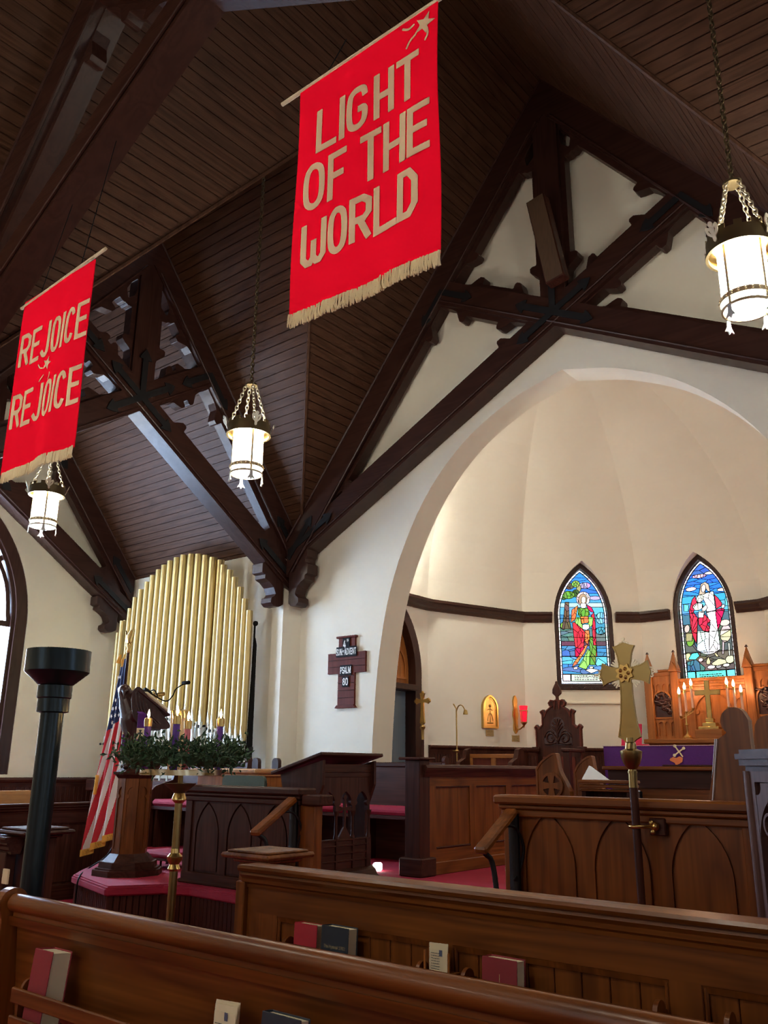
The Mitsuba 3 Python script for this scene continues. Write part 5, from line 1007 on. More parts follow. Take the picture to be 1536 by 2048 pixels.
add('top_rail', B(a[0] + .03, b[0] - .03, 6.71, 6.74, zt - .30, zt - .16), 'm_oak_x', t); add('body', B(a[0] + .03, b[0] - .03, 6.73, 6.90, FZ, zt - .15), 'm_mahogany_z', t)
for i in range(4): x = a[0] + .03 + i * (b[0] - a[0] - .13) / 3; add('stile', B(x, x + .07, 6.71, 6.74, FZ, zt - .28, .003), 'm_oak_z', t)
one('hymnal_stack', [B(a[0] + .16, a[0] + .30, 6.52, 6.66, 1.26, 1.285, .003), B(a[0] + .14, a[0] + .29, 6.5, 6.68, FZ, 1.26, .003)], 'm_black', 'small black stand at the foot of the communion desk', 'stand'); add('paper', B(a[0] + .16, a[0] + .29, 6.5, 6.64, 1.285, 1.295), 'm_white', 'hymnal_stack')
one('service_folder', frame(B(0, .42, 0, .14, 0, .012, .004), (b[0] - .46, 6.74, zt + .001), X, Y, Z), 'm_mahogany_x', 'flat brown folder lying at the right end of the communion desk', 'folder')

def proc_cross(label, x, y, z0, zc, zt, hw, arm, m, pole_m, knob=True):
    t = thing('processional_cross', label, 'cross'); s = (zt - zc) / .17
    def armp(L, w0, w1, dirx, dirz):
        pts = [(0, -w0), *[tuple(q) for q in curve([(L * .35, -w0 * 1.02), (L * .7, -w0 * 1.35), (L * .95, -w1)], 8)], (L * .985, -w1 * .6), (L * 1.08, 0), (L * .985, w1 * .6), *[tuple(q) for q in curve([(L * .95, w1), (L * .7, w0 * 1.35), (L * .35, w0 * 1.02)], 8)], (0, w0)]
        return sg.Polygon([(x + a * dirx - b * dirz, zc + a * dirz + b * dirx) for a, b in pts]).buffer(0)
    L = zt - zc; low = zc - z0
    g = so.unary_union([armp(hw, arm, arm * 1.9, 1, 0), armp(hw, arm, arm * 1.9, -1, 0), armp(L, arm, arm * 1.9, 0, 1), armp(low, arm, arm * 1.9, 0, -1)])
    add('cross', XZ(g, y - .008, y + .008), m, t); add('raised_rim', XZ(ring(g, arm * .18), y - .011, y + .011), m, t)
    return t, x
t, cx = proc_cross('tall brass processional cross in a bracket on the right parapet', at(1251, 1348, y=4.86)[0], 4.86, at(1256, 1481, y=4.86)[2], at(1249, 1347, y=4.86)[2], at(1241, 1290, y=4.86)[2], .148, .036, 'm_antique_brass', 0)
zc = at(1249, 1347, y=4.86)[2]; y = 4.86
add('rosette', [XZ(sg.Polygon([(cx + (.058 if i % 2 else .042) * math.cos(i * math.pi / 8), zc + (.058 if i % 2 else .042) * math.sin(i * math.pi / 8)) for i in range(16)]), y - .02, y + .005), *[sph((cx + .026 * math.cos(g), y - .02, zc + .026 * math.sin(g)), .012, 1) for g in np.arange(5) * 1.257]], 'm_brass', t)
for sx_, sz_ in ((1, 1), (1, -1), (-1, 1), (-1, -1)): add('ray_fan', XZ(so.unary_union([sg.LineString([(cx + sx_ * .03, zc + sz_ * .03), (cx + sx_ * (.085 - d), zc + sz_ * (.055 + d))]).buffer(.005) for d in (0, .012, .024)]), y - .004, y + .004), 'm_chain', t)
def cap_of(px, pz, ang): return so.unary_union([sa.translate(sa.rotate(sg.Point(0, r).buffer(.011).difference(sg.Point(0, r).buffer(.005)), a, origin=(0, 0)), px, pz) for r in (.026,) for a in (ang - 50, ang, ang + 50)] + [sa.translate(sa.rotate(sg.Point(0, .045).buffer(.009), ang, origin=(0, 0)), px, pz)])
for px, pz, an in ((cx + .142, zc, -90), (cx - .142, zc, 90), (cx, at(1241, 1290, y=y)[2] - .01, 0), (cx, at(1256, 1481, y=y)[2], 180)): add('filigree', XZ(cap_of(px, pz, an), y - .005, y + .005), 'm_chain', t)
z0 = at(1256, 1486, y=y)[2]; zk = at(1257, 1505, y=y)[2]; zf = at(1261, 1575, y=y)[2]
add('knob', lathe([(.0, z0 + .03), (.022, z0 + .03), (.022, z0 + .005), (.03, z0), (.034, zk + .02), (.062, zk + .008), (.062, zk), (.058, zk - .03), (.045, zk - .065), (.028, zk - .09), (.02, zk - .095)], 24, (cx, y, 0)), 'm_antique_brass', t, 35)
zm_ = at(1258, 1542, y=y)[2]
add('brass_sleeve', [lathe([(.022, zk - .09), (.024, zm_), (.027, zm_), (.027, zm_ - .012), (.024, zm_ - .012), (.025, zf)], 20, (cx, y, 0))], 'm_antique_brass', t, 35)
add('staff', lathe([(.0, FZ), (.020, FZ), (.024, zf), (.0, zf)], 20, (cx, y, 0)), 'm_mahogany_z', t, 40)
zb_ = at(1270, 1652, y=4.9)[2]
t = thing('cross_bracket', 'polished brass clamp on a wooden block holding the tall cross', 'bracket'); add('block', B(cx + .03, cx + .125, 4.965, 5.01, zb_ - .05, zb_ + .045, .006), 'm_mahogany_z', t)
add('clamp', [tube(curve([(cx + .07, 4.97, zb_), (cx + .05, 4.90, zb_ + .0), (cx + .03, 4.855, zb_), (cx + .0, 4.83, zb_), (cx - .035, 4.85, zb_), (cx - .04, 4.88, zb_)], 20), .010, 8), sph((cx + .07, 4.95, zb_), .026, 2), sph((cx + .068, 4.925, zb_ - .03), .014, 1), sph((cx + .06, 4.93, zb_ + .02), .014, 1)], 'm_brass', t, True)

# tall stall end and pulpit at the right edge
t = thing('tall_stall_end', 'tall tapering wooden stall end with a scrolled top, left of the pulpit', 'stall end'); yy_ = 5.2
pt = lambda u, v: tuple(at(u, v, y=yy_)[[0, 2]])
out = [pt(1416, 1605), pt(1436, 1478), pt(1452, 1467), *[pt(1466 + 26 * math.cos(g), 1441 + 27 * math.sin(g)) for g in np.linspace(math.pi * .68, math.pi * 1.75, 14)], pt(1496, 1440), pt(1500, 1478)]
xl = out[0][0]; xr_ = out[-1][0]; 
poly = sg.Polygon([(xl - .06, FZ), *out, (xr_ + .01, FZ)]).buffer(0)
add('board', XZ(poly, yy_, yy_ + .07), 'm_oak_z', t); add('edge_bead', [tube([(out[1][0] - .004, yy_ - .004, out[1][1]), (xl - .03, yy_ - .004, out[0][1] - .35)], .006, 6), tube([(out[1][0] - .018, yy_ + .01, out[1][1]), (xl - .045, yy_ + .01, out[0][1] - .35)], .006, 6)], 'm_chrome_wood', t)
wood('m_chrome_wood', (.22, .15, .12), (.35, .26, .22), 2, .3)
t = thing('stall_end_behind', 'rounded top of another stall end at the right edge, behind the pulpit', 'stall end')
pt2 = lambda u, v: tuple(at(u, v, y=6.0)[[0, 2]])
add('board', XZ(sg.Polygon([pt2(1508, 1478), *[pt2(1536 + 27 * math.cos(g), 1456 + 26 * math.sin(g)) for g in np.linspace(math.pi, 2 * math.pi, 14)], pt2(1563, 1478), (pt2(1563, 1478)[0], FZ), (pt2(1508, 1478)[0], FZ)]), 6.0, 6.05), 'm_oak_z', t)
t = thing('pulpit', 'carved gothic pulpit with moulded cornice and traceried panels, at the right edge', 'pulpit')
U0 = at(1499, 1500, y=4.55); px0, pz = U0[0], U0[2]
pc = np.array([px0 + .52, 4.55 + .15, 0]); PR = .56
oc = [(PR * math.cos(g), PR * math.sin(g)) for g in np.arange(8) * math.pi / 4 + math.pi / 8]
def oct_(r, z0, z1): return XY(sg.Polygon([(pc[0] + r * math.cos(g), pc[1] + r * math.sin(g)) for g in np.arange(8) * math.pi / 4 + math.pi / 8]), z0, z1)
add('cornice', [oct_(PR * 1.06, pz - .02, pz), oct_(PR * 1.10, pz - .045, pz - .02), oct_(PR * 1.07, pz - .075, pz - .045), oct_(PR * 1.02, pz - .10, pz - .075)], 'm_mahogany_x', t)
add('body', oct_(PR * .955, FZ, pz - .1), 'm_mahogany_z', t)
for i in range(3, 7):
    a, b = np.array([*oc[i], 0]) + pc, np.array([*oc[(i + 1) % 8], 0]) + pc; e = unit(b - a); n = np.array([e[1], -e[0], 0]); L = np.linalg.norm(b - a)
    W2 = sg.box(.0, FZ, L, pz - .10); op = gothic(L * .34, pz - .42, 12, L / 2, FZ + .25, L * .5); tre = so.unary_union([ring(sg.Point(L / 2 + dx, pz - .34 + dz).buffer(.055), .014) for dx, dz in ((-.06, 0), (.06, 0), (0, .09))])
    spand = so.unary_union([sg.Point(L / 2 + s * L * .33, pz - .17).buffer(.035) for s in (-1, 1)])
    fr = W2.difference(sg.box(L * .14, FZ + .2, L * .86, pz - .15)).union(sg.box(L * .14, FZ + .2, L * .86, pz - .15).difference(op).difference(spand).buffer(-.004)).union(tre.intersection(op)).union(sg.box(L / 2 - .01, FZ + .2, L / 2 + .01, pz - .42))
    add('tracery_panel', frame(ext(fr, -.03, .008), a, e, Z, n), 'm_pulpit', t); add('corner_shaft', [tube([a + Z * (FZ + .02), a + Z * (pz - .10)], .028, 8)], 'm_pulpit', t, True)
wood('m_pulpit', (.06, .028, .024), (.12, .058, .048), 2, .5, specular=.25)
add('book_desk', [frame(B(-.3, .3, -.2, .2, 0, .03, .006), pc + Z * (pz + .10) + np.array([.08, .1, 0]), X, unit([0, .9, -.28]), unit([0, .28, .9])), B(pc[0] - .02, pc[0] + .1, pc[1] + .0, pc[1] + .1, pz - .02, pz + .10)], 'm_pulpit', t)

# ================================================================== sanctuary
# bishop's chair
t = thing('bishops_chair', 'carved high backed chair with a leaf finial, under the left lancet', 'chair')
o = at(1119, 1530, y=10.); CX, CYc, CZ = o[0], 10.0, o[2]; q = .00668
H = [(47, -60), (47, 64), (50, 69), (45, 74), (40, 68), (33, 74), (33, 92), (37, 98), (30, 102), (26, 95)]
crv = [tuple(v) for v in curve([(26, 94), (22, 101), (13, 107)], 10)]
vol = [(16, 108), (18, 114), (13, 120), (6, 118), (5, 112), (4, 119), (2, 120)]
half_ = H + crv + vol
poly = sg.Polygon([(CX + a * q, CZ + b * q) for a, b in half_] + [(CX - a * q, CZ + b * q) for a, b in half_[::-1]]).buffer(0)
add('back', XZ(poly, CYc, CYc + .05), 'm_mahogany_z', t); add('back_rim', XZ(ring(poly.intersection(sg.box(-20, CZ - .1, 20, 9)), .014), CYc - .012, CYc), 'm_cherry', t)
add('finial', XZ(sg.Polygon([(CX + a * q, CZ + b * q) for a, b in [(-2, 118), (-2, 126), (-8, 131), *[tuple(v) for v in curve([(-8.5, 132), (-7.5, 140), (-3.5, 147), (-1.5, 150)], 10)], (-1.5, 153), (0, 154.5), (1.5, 153), *[tuple(v) for v in curve([(1.5, 150), (3.5, 147), (7.5, 140), (8.5, 132)], 10)], (8, 131), (2, 126), (2, 118)]]), CYc + .005, CYc + .045), 'm_mahogany_z', t)
tref = so.unary_union([sg.Point(CX, CZ + 72 * q).buffer(15 * q), sg.Point(CX - 14 * q, CZ + 50 * q).buffer(15 * q), sg.Point(CX + 14 * q, CZ + 50 * q).buffer(15 * q), sg.box(CX - 29 * q, CZ + 36 * q, CX + 29 * q, CZ + 50 * q)])
add('carved_ground', XZ(tref, CYc - .006, CYc), 'm_carved', t)
def arcl(pts, r): return tube([(CX + a * q, CYc - .012, CZ + b * q) for a, b in curve(pts, 24)], r, 6)
scr = []
for s in (-1, 1):
    scr += [arcl([(0, 42), (s * 6, 52), (s * 14, 57), (s * 22, 53), (s * 22, 45), (s * 14, 41), (s * 9, 46), (s * 13, 50)], .012), arcl([(0, 56), (s * 5, 64), (s * 12, 70)], .010), arcl([(0, 62), (s * 4, 70), (s * 10, 77)], .010), arcl([(0, 68), (s * 3, 77), (s * 6, 83)], .010), arcl([(s * 4, 40), (s * 16, 37.5), (s * 27, 38)], .010), arcl([(s * 8, 58), (s * 16, 62), (s * 24, 58), (s * 28, 50)], .008)]
add('carved_scrolls', [*scr, arcl([(0, 38), (0, 60), (0, 84)], .011)], 'm_mahogany_z', t, True)
for s in (-1, 1): add('arm', [B(CX + s * 47 * q - .05, CX + s * 47 * q + .05, CYc - .45, CYc, CZ + .15, CZ + .19, .01), B(CX + s * 47 * q - .04, CX + s * 47 * q + .04, CYc - .42, CYc - .34, .68, CZ + .15, .006), B(CX + s * 47 * q - .05, CX + s * 47 * q + .05, CYc - .03, CYc + .05, CZ + .19, CZ + .22, .004)], 'm_mahogany_z', t)
for i in range(9): add('slat', B(CX - 34 * q + i * 7.6 * q, CX - 34 * q + (i + .92) * 7.6 * q, CYc - .012, CYc, .68 + .4, CZ + .1, .003), 'm_cherry', t)
add('seat', B(CX - .31, CX + .31, CYc - .45, CYc, 1.05, 1.12, .01), 'm_mahogany_x', t); add('leg', [B(CX + s * .30 - .03, CX + s * .30 + .03, y, y + .06, .5, 1.05) for s in (-1, 1) for y in (CYc - .42, CYc - .06)], 'm_mahogany_z', t)

# aumbry, plaques, sanctuary lamp
def fp(u, v, f):
    d = CAM.T @ np.array([u - 768, v - 1024, FPX]); tt = np.dot(f.n, f.a - EYE) / np.dot(f.n, d); p = EYE + d * tt; return np.dot(p - f.a, f.e), p[2]
(a0, z0), (a1, _), (_, z1) = fp(963, 1456, F1), fp(993, 1457, F1), fp(977, 1400, F1); am = (a0 + a1) / 2
t = thing('aumbry', 'gilt pointed aumbry door on the apse wall', 'aumbry')
ag = gothic((a1 - a0) / 2, z0 + .27, 12, 0, z0, .19)
mat('m_gilt_plate', (.80, .52, .22), .28, .9)
add('frame', F1.put(ext(ring(ag, .025), 0, .05), (am, 0, 0)), 'm_brass', t); add('door', F1.put(ext(ag.buffer(-.025), 0, .03), (am, 0, 0)), 'm_gilt_plate', t); add('inner_rim', F1.put(ext(ring(ag.buffer(-.032), .010), .03, .038), (am, 0, 0)), 'm_brass', t)
rel = [F1.put(tube(curve(p, 14) * [1, 1, 1], .006, 6), (am, 0, .031)) for p in ([(0, z0 + .08, 0), (.0, z0 + .2, 0), (0, z0 + .30, 0)], [(-.05, z0 + .1, 0), (-.03, z0 + .17, 0), (.0, z0 + .21, 0)], [(.05, z0 + .1, 0), (.03, z0 + .17, 0), (.0, z0 + .21, 0)], [(-.045, z0 + .24, 0), (0, z0 + .26, 0), (.045, z0 + .24, 0)])] + [F1.put(sph((0, z0 + .30, .03), .022, 1, (1, 1, 1)), (am, 0, 0)), F1.put(tube([(-.05, z0 + .07, .03), (.05, z0 + .07, .03)], .01, 6), (am, 0, 0))]
add('relief', rel, 'm_brass', t, True)
for (u, v), lab in (((979, 1466), 'small brass plaque under the gilt aumbry'), ((1031, 1477), 'small brass plaque under the sanctuary lamp')):
    a, z = fp(u, v, F1); k = thing('plaque', lab, 'plaque'); add('plate', F1.put(B(a - .07, a + .07, z - .043, z + .043, 0, .008, .002)), 'm_plaque', k); add('engraving', [F1.put(B(a - .05, a + .05, z + dz - .003, z + dz + .003, .008, .0085)) for dz in (-.022, 0, .022)], 'm_bronze', k)
mat('m_plaque', (.42, .33, .16), .5, .6)
t = thing('sanctuary_lamp', 'red glass sanctuary lamp on a brass wall bracket', 'lamp'); aB, zB = fp(1029, 1430, F1)
bp_ = sg.Polygon(curve([(0, -.26), (.035, -.2), (.03, -.08), (.045, .0), (.03, .1), (.035, .2), (0, .27), (-.035, .2), (-.03, .1), (-.045, 0), (-.03, -.08), (-.035, -.2), (0, -.26)], 48)).buffer(0)
add('back_plate', F1.put(ext(bp_, 0, .03), (aB, zB, 0)), 'm_brass', t)
lp = F1.pt(aB + .02, zB, .17)
add('arm', tube(curve([F1.pt(aB, zB - .16, .02), F1.pt(aB, zB - .20, .09), lp - Z * .15], 14), .010, 6), 'm_brass', t, True)
mat('m_red_glass', (.75, .01, .03), .15)
add('glass', lathe([(0, -.10), (.035, -.10), (.045, -.04), (.052, .06), (.060, .12), (.054, .12), (.045, .06), (0, .05)], 24, lp), 'm_red_glass', t, True, **lit((.28, .004, .012), .02))
add('cradle', [lathe([(0, -.19), (.006, -.17), (.012, -.15), (.025, -.135), (.045, -.115), (.048, -.10), (0, -.105)], 20, lp), lathe([(.056, .045), (.062, .045), (.062, .055), (.056, .055)], 24, lp), *[tube([lp + np.array([.047 * math.cos(g), .047 * math.sin(g), -.11]), lp + np.array([.06 * math.cos(g), .06 * math.sin(g), .05])], .004, 5) for g in np.arange(4) * 1.57]], 'm_brass', t, True)
t = thing('reading_light', 'brass gooseneck reading light standing against the apse wall', 'lamp')
b = at(914, 1505, y=9.3); tp = at(914, 1418, y=9.3); P0 = np.array([b[0], 9.3, 0])
add('pole', tube([(b[0], 9.3, FZ), (b[0], 9.3, tp[2]), at(907, 1408, y=9.3)], .009, 8), 'm_brass', t, True); add('gooseneck', tube(curve([(b[0], 9.3, tp[2] - .03), at(917, 1412, y=9.3), at(924, 1411, y=9.3), at(930, 1420, y=9.3)], 16), .007, 6), 'm_brass', t, True)
hd = at(931, 1424, y=9.3); add('shade', [lathe([(.012, .03), (.022, .02), (.034, -.03), (.030, -.03), (.018, .015), (.012, .02)], 16, hd), sph(hd - Z * .01, .016, 1)], 'm_brass', t, True); add('base', lathe([(0, FZ), (.09, FZ), (.09, FZ + .015), (.02, FZ + .03), (0, FZ + .03)], 20, P0), 'm_brass', t, True)
kk = at(914, 1502, y=9.3); add('knob', [sph(kk, .022, 1), tube([kk - X * .06, kk + X * .03], .008, 6)], 'm_brass', t, True)
y = 8.75; t, cx = proc_cross('small brass processional cross by the vestry door', at(845, 1401, y=y)[0], y, at(846, 1448, y=y)[2], at(845, 1402, y=y)[2], at(844, 1386, y=y)[2], .098, .020, 'm_brass', 0)
for px, pz in ((cx + .105, at(845, 1402, y=y)[2]), (cx - .105, at(845, 1402, y=y)[2]), (cx, at(844, 1386, y=y)[2] + .0)): add('bud', sph((px, y, pz), .026, 1, (1, .4, 1)), 'm_brass', t, True)
zk = at(846, 1453, y=y)[2]; add('knob', lathe([(0, zk + .06), (.012, zk + .05), (.016, zk + .02), (.034, zk), (.034, zk - .015), (.02, zk - .04), (.018, zk - .16), (0, zk - .16)], 18, (cx, y, 0)), 'm_brass', t, 40); add('staff', lathe([(0, FZ), (.015, FZ), (.018, zk - .12), (0, zk - .12)], 16, (cx, y, 0)), 'm_mahogany_z', t, 40)
t = thing('bench', 'low panelled bench back with shaped ends against the apse dado', 'bench'); a, b = at(937, 1513, y=9.35), at(1040, 1513, y=9.35); zt = at(990, 1508, y=9.35)[2]
add('back', B(a[0], b[0], 9.35, 9.39, FZ, zt, .005), 'm_cherry', t); add('rail', B(a[0], b[0], 9.335, 9.35, zt - .05, zt, .004), 'm_reredos_x', t)
for i in range(3): x = a[0] + i * (b[0] - a[0] - .07) / 2; add('stile', B(x, x + .07, 9.335, 9.35, FZ, zt - .05, .003), 'm_reredos_z', t)
for x in (a[0] - .03, b[0] - .03): add('bench_end', YZ(P((8.95, FZ), (9.42, FZ), (9.42, zt - .02), (9.36, zt + .07), (9.28, zt + .05), (9.24, zt - .05), (9.12, zt - .1), (9.02, zt - .3), (8.95, zt - .32)), x, x + .06), 'm_mahogany_z', t)
add('seat', B(a[0], b[0], 9.0, 9.35, .93, .97, .005), 'm_mahogany_x', t)

# altar
AY = 10.2
a, b = at(1207, 1493, y=AY), at(1431, 1491, y=AY); az = a[2]; ax0, ax1 = a[0], -3.02
t = thing('altar', 'altar draped in purple frontal', 'altar')
add('table', [B(ax0 + .06, ax1 - .06, AY + .06, AY + .70, .68, az - .06, .004), B(ax0 + .01, ax1 - .01, AY + .01, AY + .75, az - .06, az - .012, .006)], 'm_oak_x', t)
fv = ext(sg.box(ax0, .75, ax1, az - .0), 0, .006).subdivide_to_size(.06); v = fv.vertices; fv = trimesh.Trimesh(np.c_[v[:, 0], AY - .004 + v[:, 2] - .008 * np.sin(v[:, 0] * 16) * np.clip((az - v[:, 1]) * 2, 0, 1), v[:, 1]], fv.faces); fv.fix_normals()
one('altar_frontal', fv, 'm_purple', 'purple altar frontal with an embroidered gold emblem', 'altar cloth')
ec = at(1356, 1516, y=AY)
E2 = lambda *p: sg.Polygon([(ec[0] + a * .0068, ec[2] + b * .0068) for a, b in p])
cross_e = [sa.rotate(g, 35, origin=(ec[0] + .025, ec[2] + .07)) for g in (sg.box(ec[0] + .017, ec[2] + .0, ec[0] + .033, ec[2] + .15), sg.box(ec[0] - .045, ec[2] + .062, ec[0] + .095, ec[2] + .078), *[sa.translate(sg.Point(0, 0).buffer(.019, 2), ec[0] + .025 + dx, ec[2] + .07 + dz) for dx, dz in ((.07, 0), (-.07, 0), (0, .08))])]
dove = so.unary_union([E2((-14, -4), (-8, 2), (-2, 0), (4, 3), (9, 0), (8, -6), (2, -10), (-4, -11), (-6, -8)), E2((-3, -9), (0, -10), (-7, -24), (-11, -22)), E2((-14, -3), (-11, 1), (-9, -5))])
add('emblem', XZ(so.unary_union(cross_e), AY - .018, AY - .013), 'm_fringe', 'altar_frontal'); add('emblem', XZ(dove, AY - .017, AY - .012), 'm_emblem', 'altar_frontal')
mat('m_emblem', (.75, .22, .08), .7)
one('fair_linen', [B(ax0 - .01, ax1 + .01, AY - .012, AY + .76, az, az + .008, .003)], 'm_linen', 'thin pale linen edge along the top of the altar', 'linen')
mat('m_linen', (.55, .40, .50), .8)
k = thing('missal_stand', 'crimson covered stand with pale emblem on the altar behind the tall cross', 'book stand')
a = at(1246, 1492, y=10.45); c = at(1286, 1492, y=10.45); zt = at(1265, 1449, y=10.45)[2]
add('cover', frame(B(0, c[0] - a[0], 0, zt - az, 0, .02, .004), (a[0], 10.42, az + .008), X, unit([0, .2, 1]), unit([0, -1, .2])), 'm_crimson', k); add('emblem', frame(ext(so.unary_union([star(.16, .16, .035, 0, .35), sg.box(.15, .0, .17, .26)]), .02, .024), (a[0], 10.42, az + .008), X, unit([0, .2, 1]), unit([0, -1, .2])), 'm_banner_cream', k)
add('foot', B(a[0] + .0, c[0] + .02, 10.40, 10.60, az + .008, az + .03), 'm_crimson', k)
mat('m_crimson', (.55, .02, .07), .8)

# reredos
RY = 11.72
t = thing('reredos', 'golden oak gothic reredos with carved panels and pinnacles behind the altar', 'reredos')
sh = at(1380, 1478, y=11.45); shz = sh[2]
lx = at(1300, 1478, y=11.45)[0]; Lp, Rp, LL = at(1352, 1340, y=RY)[0], at(1494, 1336, y=RY)[0], at(1297, 1345, y=RY)[0]; RR = Rp + (Lp - LL)
add('retable', [B(lx - .02, RR + .15, 11.28, 11.75, shz - .06, shz, .008), B(lx + .03, RR + .1, 11.32, 11.75, .68, shz - .06, .004), *[XZ(ring(gothic(.05, shz - .2, 6, x, shz - .3), .012), 11.31, 11.32) for x in np.arange(lx + .1, RR, .14)]], 'm_reredos_x', t)
zc0, zc1 = shz, at(1418, 1362, y=RY)[2] + .05
add('centre_panel', B(Lp, Rp, RY, RY + .05, zc0, zc1), 'm_reredos_z', t)
add('frieze', [B(Lp, Rp, RY - .03, RY, zc1 - .05, zc1, .008), B(Lp, Rp, RY - .02, RY, zc1 - .12, zc1 - .08, .006), B(Lp, Rp, RY - .035, RY, zc1 - .17, zc1 - .15, .004)], 'm_reredos_x', t)
cw = (Rp - Lp); cx_ = (Lp + Rp) / 2
big = gothic(cw * .27, zc0 + .32, 14, cx_, zc0 + .08, cw * .30)
def foils(g, c, z, r): return so.unary_union([sg.Point(c + s * r, z).buffer(r * .28) for s in (-1, 1)])
add('arch_tracery', [XZ(sg.box(Lp + .05, zc0 + .02, Rp - .05, zc1 - .18).difference(big).difference(so.unary_union([gothic(cw * .075, zc0 + .40, 8, cx_ + s * cw * .36, zc0 + .06) for s in (-1, 1)])).union(so.unary_union([sg.Point(cx_ + s * cw * .25, zc0 + .36).buffer(.035) for s in (-1, 1)])), RY - .016, RY), XZ(ring(big.buffer(.02), .02), RY - .024, RY)], 'm_reredos_z', t)
zw1 = at(1322, 1340, y=RY)[2]
for (x0, x1) in ((LL, Lp - .05), (Rp + .05, RR)):
    add('wing_panel', B(x0, x1, RY, RY + .04, zc0, zw1), 'm_reredos_z', t); add('wing_cornice', [B(x0 - .02, x1 + .02, RY - .04, RY + .05, zw1 - .03, zw1, .008), B(x0 - .01, x1, RY - .025, RY, zw1 - .09, zw1 - .03, .006)], 'm_reredos_x', t)
    w = x1 - x0; n = 4; pw = w / n
    tops_ = [gothic(pw * .36, zw1 - .24, 8, x0 + (i + .5) * pw, zw1 - .42, pw * .6) for i in range(n)]; bots = [gothic(pw * .36, zc0 + .20, 6, x0 + (i + .5) * pw, zc0 + .05, pw * .5) for i in range(n)]
    cn = gothic(w * .36, zc0 + .50, 12, (x0 + x1) / 2, zc0 + .30, w * .42)
    add('wing_tracery', XZ(sg.box(x0, zc0, x1, zw1 - .09).difference(so.unary_union(tops_ + bots + [cn])), RY - .018, RY), 'm_reredos_z', t); add('canopy_rim', XZ(ring(cn.buffer(.022), .022), RY - .03, RY), 'm_reredos_z', t)
    rl2 = np.random.default_rng(int(abs(x0) * 100)); rel = []
    for i in range(26):
        a_, b_ = (x0 + x1) / 2 + rl2.uniform(-.28, .28) * w, zc0 + .30 + rl2.uniform(.02, .36)
        if cn.buffer(-.02).contains(sg.Point(a_, b_)): rel.append(tube(curve([(a_, RY - .002, b_), (a_ + rl2.uniform(-.06, .06), RY - .022, b_ + .03), (a_ + rl2.uniform(-.09, .09), RY - .008, b_ + rl2.uniform(.02, .08))], 8), .014 + .008 * rl2.random(), 6))
    add('carved_relief', [XZ(cn, RY - .004, RY - .001), *rel], 'm_carved', t, True)
def pinnacle(x, zt, z0, w=.055):
    add('buttress', B(x - w, x + w, RY - .06, RY + .05, z0, zt - .30, .008), 'm_reredos_z', t)
    add('pinnacle', trimesh.convex.convex_hull(np.array([[x + s * w * 1.1, RY + q, zt - .27] for s in (-1, 1) for q in (-.07, .06)] + [[x + s * .006, RY + q, zt - .03] for s in (-1, 1) for q in (-.01, 0)])), 'm_reredos_z', t)
    add('gablet', XZ(P((x - w * 1.2, zt - .30), (x + w * 1.2, zt - .30), (x, zt - .17)), RY - .085, RY + .06), 'm_reredos_z', t); add('finial', [sph((x, RY, zt - .012), .013, 1), B(x - .02, x + .02, RY - .006, RY + .006, zt - .03, zt - .018)], 'm_carved', t)
for u, v, px in ((1293, 1305, LL), (1346, 1300, Lp - .02), (1481, 1290, Rp + .02)): pinnacle(px, at(u, v, y=RY)[2], shz)
pinnacle(RR, at(1293, 1305, y=RY)[2], shz)

# on the retable
t = thing('altar_cross', 'brass altar cross on a stepped base', 'cross'); b = at(1422, 1455, y=11.45); c = at(1415, 1385, y=11.45); top_ = at(1411, 1361, y=11.45); w = .032; xx = b[0]; yy = 11.45
g = so.unary_union([sg.box(xx - w, b[2] + .05, xx + w, top_[2]), sg.box(xx - .165, c[2] - w, xx + .165, c[2] + w)]); add('cross', XZ(g.buffer(-.004).buffer(.004), yy - .015, yy + .015), 'm_brass', t); add('engraved_rim', XZ(ring(g, .007), yy - .019, yy), 'm_antique_brass', t); add('medallion', XZ(sg.Point(xx, c[2]).buffer(.045), yy - .021, yy), 'm_brass', t)
bz0 = at(1422, 1459, y=11.45)[2]
add('base', [B(xx - h, xx + h, yy - h * .8, yy + h * .8, z, z2, .005) for h, z, z2 in ((.13, bz0 - .0, bz0 + .035), (.085, bz0 + .035, bz0 + .085), (.05, bz0 + .085, bz0 + .14))], 'm_brass', t)
one('cross_stand', B(xx - .17, xx + .17, yy - .12, yy + .14, shz, bz0, .006), 'm_reredos_x', 'small oak step under the altar cross', 'step'); labels['cross_stand']['label'] = 'small oak step carrying the brass altar cross'
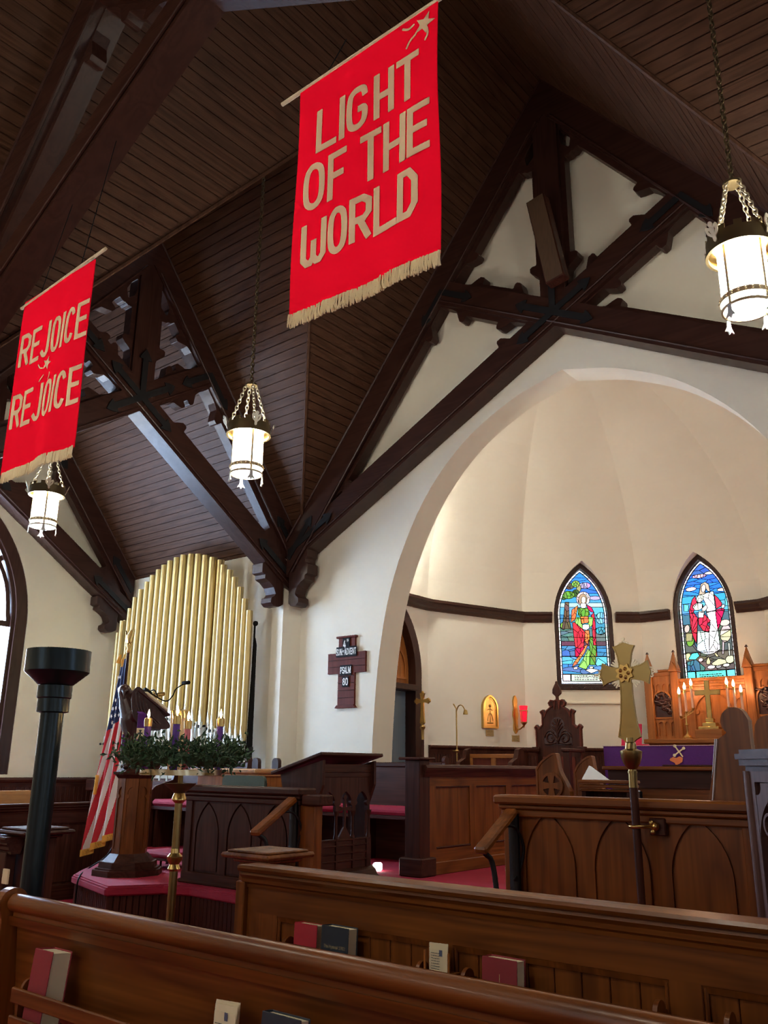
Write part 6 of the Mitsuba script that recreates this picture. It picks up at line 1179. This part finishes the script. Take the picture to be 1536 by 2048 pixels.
def candelabrum(label, u, v, arms, mirror):
    t = thing('candelabrum', label, 'candelabrum', None); b = at(u, v, y=11.42); x, y = b[0], 11.42; z0 = shz
    pv = at(arms[1][0] + arms[1][4], arms[1][3], y=y)[2]
    add('base', lathe([(0, z0), (.072, z0), (.072, z0 + .012), (.055, z0 + .022), (.05, z0 + .035), (.03, z0 + .05), (.014, z0 + .07), (.012, z0 + .09)], 24, (x, y, 0)), 'm_brass', t, 35)
    add('stem', lathe([(.011, z0 + .08), (.013, z0 + .16), (.024, z0 + .175), (.024, z0 + .185), (.012, z0 + .2), (.010, pv)], 16, (x, y, 0)), 'm_brass', t, 35)
    pts = []
    for j, (fu, fv, cu, cv, du) in enumerate(arms):
        p0_, p1_ = at(cu, cv, y=y), at(fu, fv + 9, y=y); px = p0_[0]; pts.append((px, y, p0_[2]))
        add('socket', lathe([(.008, p0_[2] - .035), (.012, p0_[2] - .02), (.022, p0_[2] - .006), (.022, p0_[2]), (0, p0_[2])], 14, (px, y, 0)), 'm_brass', t, 35)
        ck = add('candle', lathe([(0, p0_[2]), (.0165, p0_[2]), (.0165, p1_[2]), (0, p1_[2])], 14, (px, y, 0)), 'm_wax_ivory', t, 40)
        add('cap', lathe([(.018, p1_[2] - .04), (.019, p1_[2] - .04), (.019, p1_[2] + .004), (0, p1_[2] + .006)], 14, (px, y, 0)), 'm_brass', ck)
        add('bulb', lathe([(0, p1_[2] + .0), (.014, p1_[2] + .012), (.021, p1_[2] + .035), (.012, p1_[2] + .07), (0, p1_[2] + .10)], 14, (px, y, 0)), 'm_glow_lamp', ck, True, **lit((40, 22, 11), .35))
    for dz in (-.02, -.05): add('arm', tube([np.array(pts[0]) + Z * dz, np.array(pts[-1]) + Z * dz], .006, 6), 'm_brass', t, True)
    if len(pts) > 1: add('lattice', [tube([np.array(pts[0]) * (1 - f) + np.array(pts[-1]) * f - Z * .02, np.array(pts[0]) * (1 - f - .08) + np.array(pts[-1]) * (f + .08) - Z * .05], .004, 5) for f in np.linspace(0, .9, 6)], 'm_brass', t)
mat('m_wax_ivory', (.82, .50, .34), .5)
candelabrum('brass three branched candelabrum with flame bulbs, left of the altar cross', 1376, 1476, [(1357, 1380, 1362, 1432, 0), (1367, 1371, 1373, 1423, 0), (1380, 1363, 1386, 1416, 0)], 1)
candelabrum('brass three branched candelabrum with flame bulbs, right of the altar cross', 1470, 1476, [(1452, 1361, 1458, 1414, 0), (1466, 1365, 1472, 1420, 0), (1481, 1376, 1487, 1430, 0)], -1)

# cove lamps tucked behind the chancel arch
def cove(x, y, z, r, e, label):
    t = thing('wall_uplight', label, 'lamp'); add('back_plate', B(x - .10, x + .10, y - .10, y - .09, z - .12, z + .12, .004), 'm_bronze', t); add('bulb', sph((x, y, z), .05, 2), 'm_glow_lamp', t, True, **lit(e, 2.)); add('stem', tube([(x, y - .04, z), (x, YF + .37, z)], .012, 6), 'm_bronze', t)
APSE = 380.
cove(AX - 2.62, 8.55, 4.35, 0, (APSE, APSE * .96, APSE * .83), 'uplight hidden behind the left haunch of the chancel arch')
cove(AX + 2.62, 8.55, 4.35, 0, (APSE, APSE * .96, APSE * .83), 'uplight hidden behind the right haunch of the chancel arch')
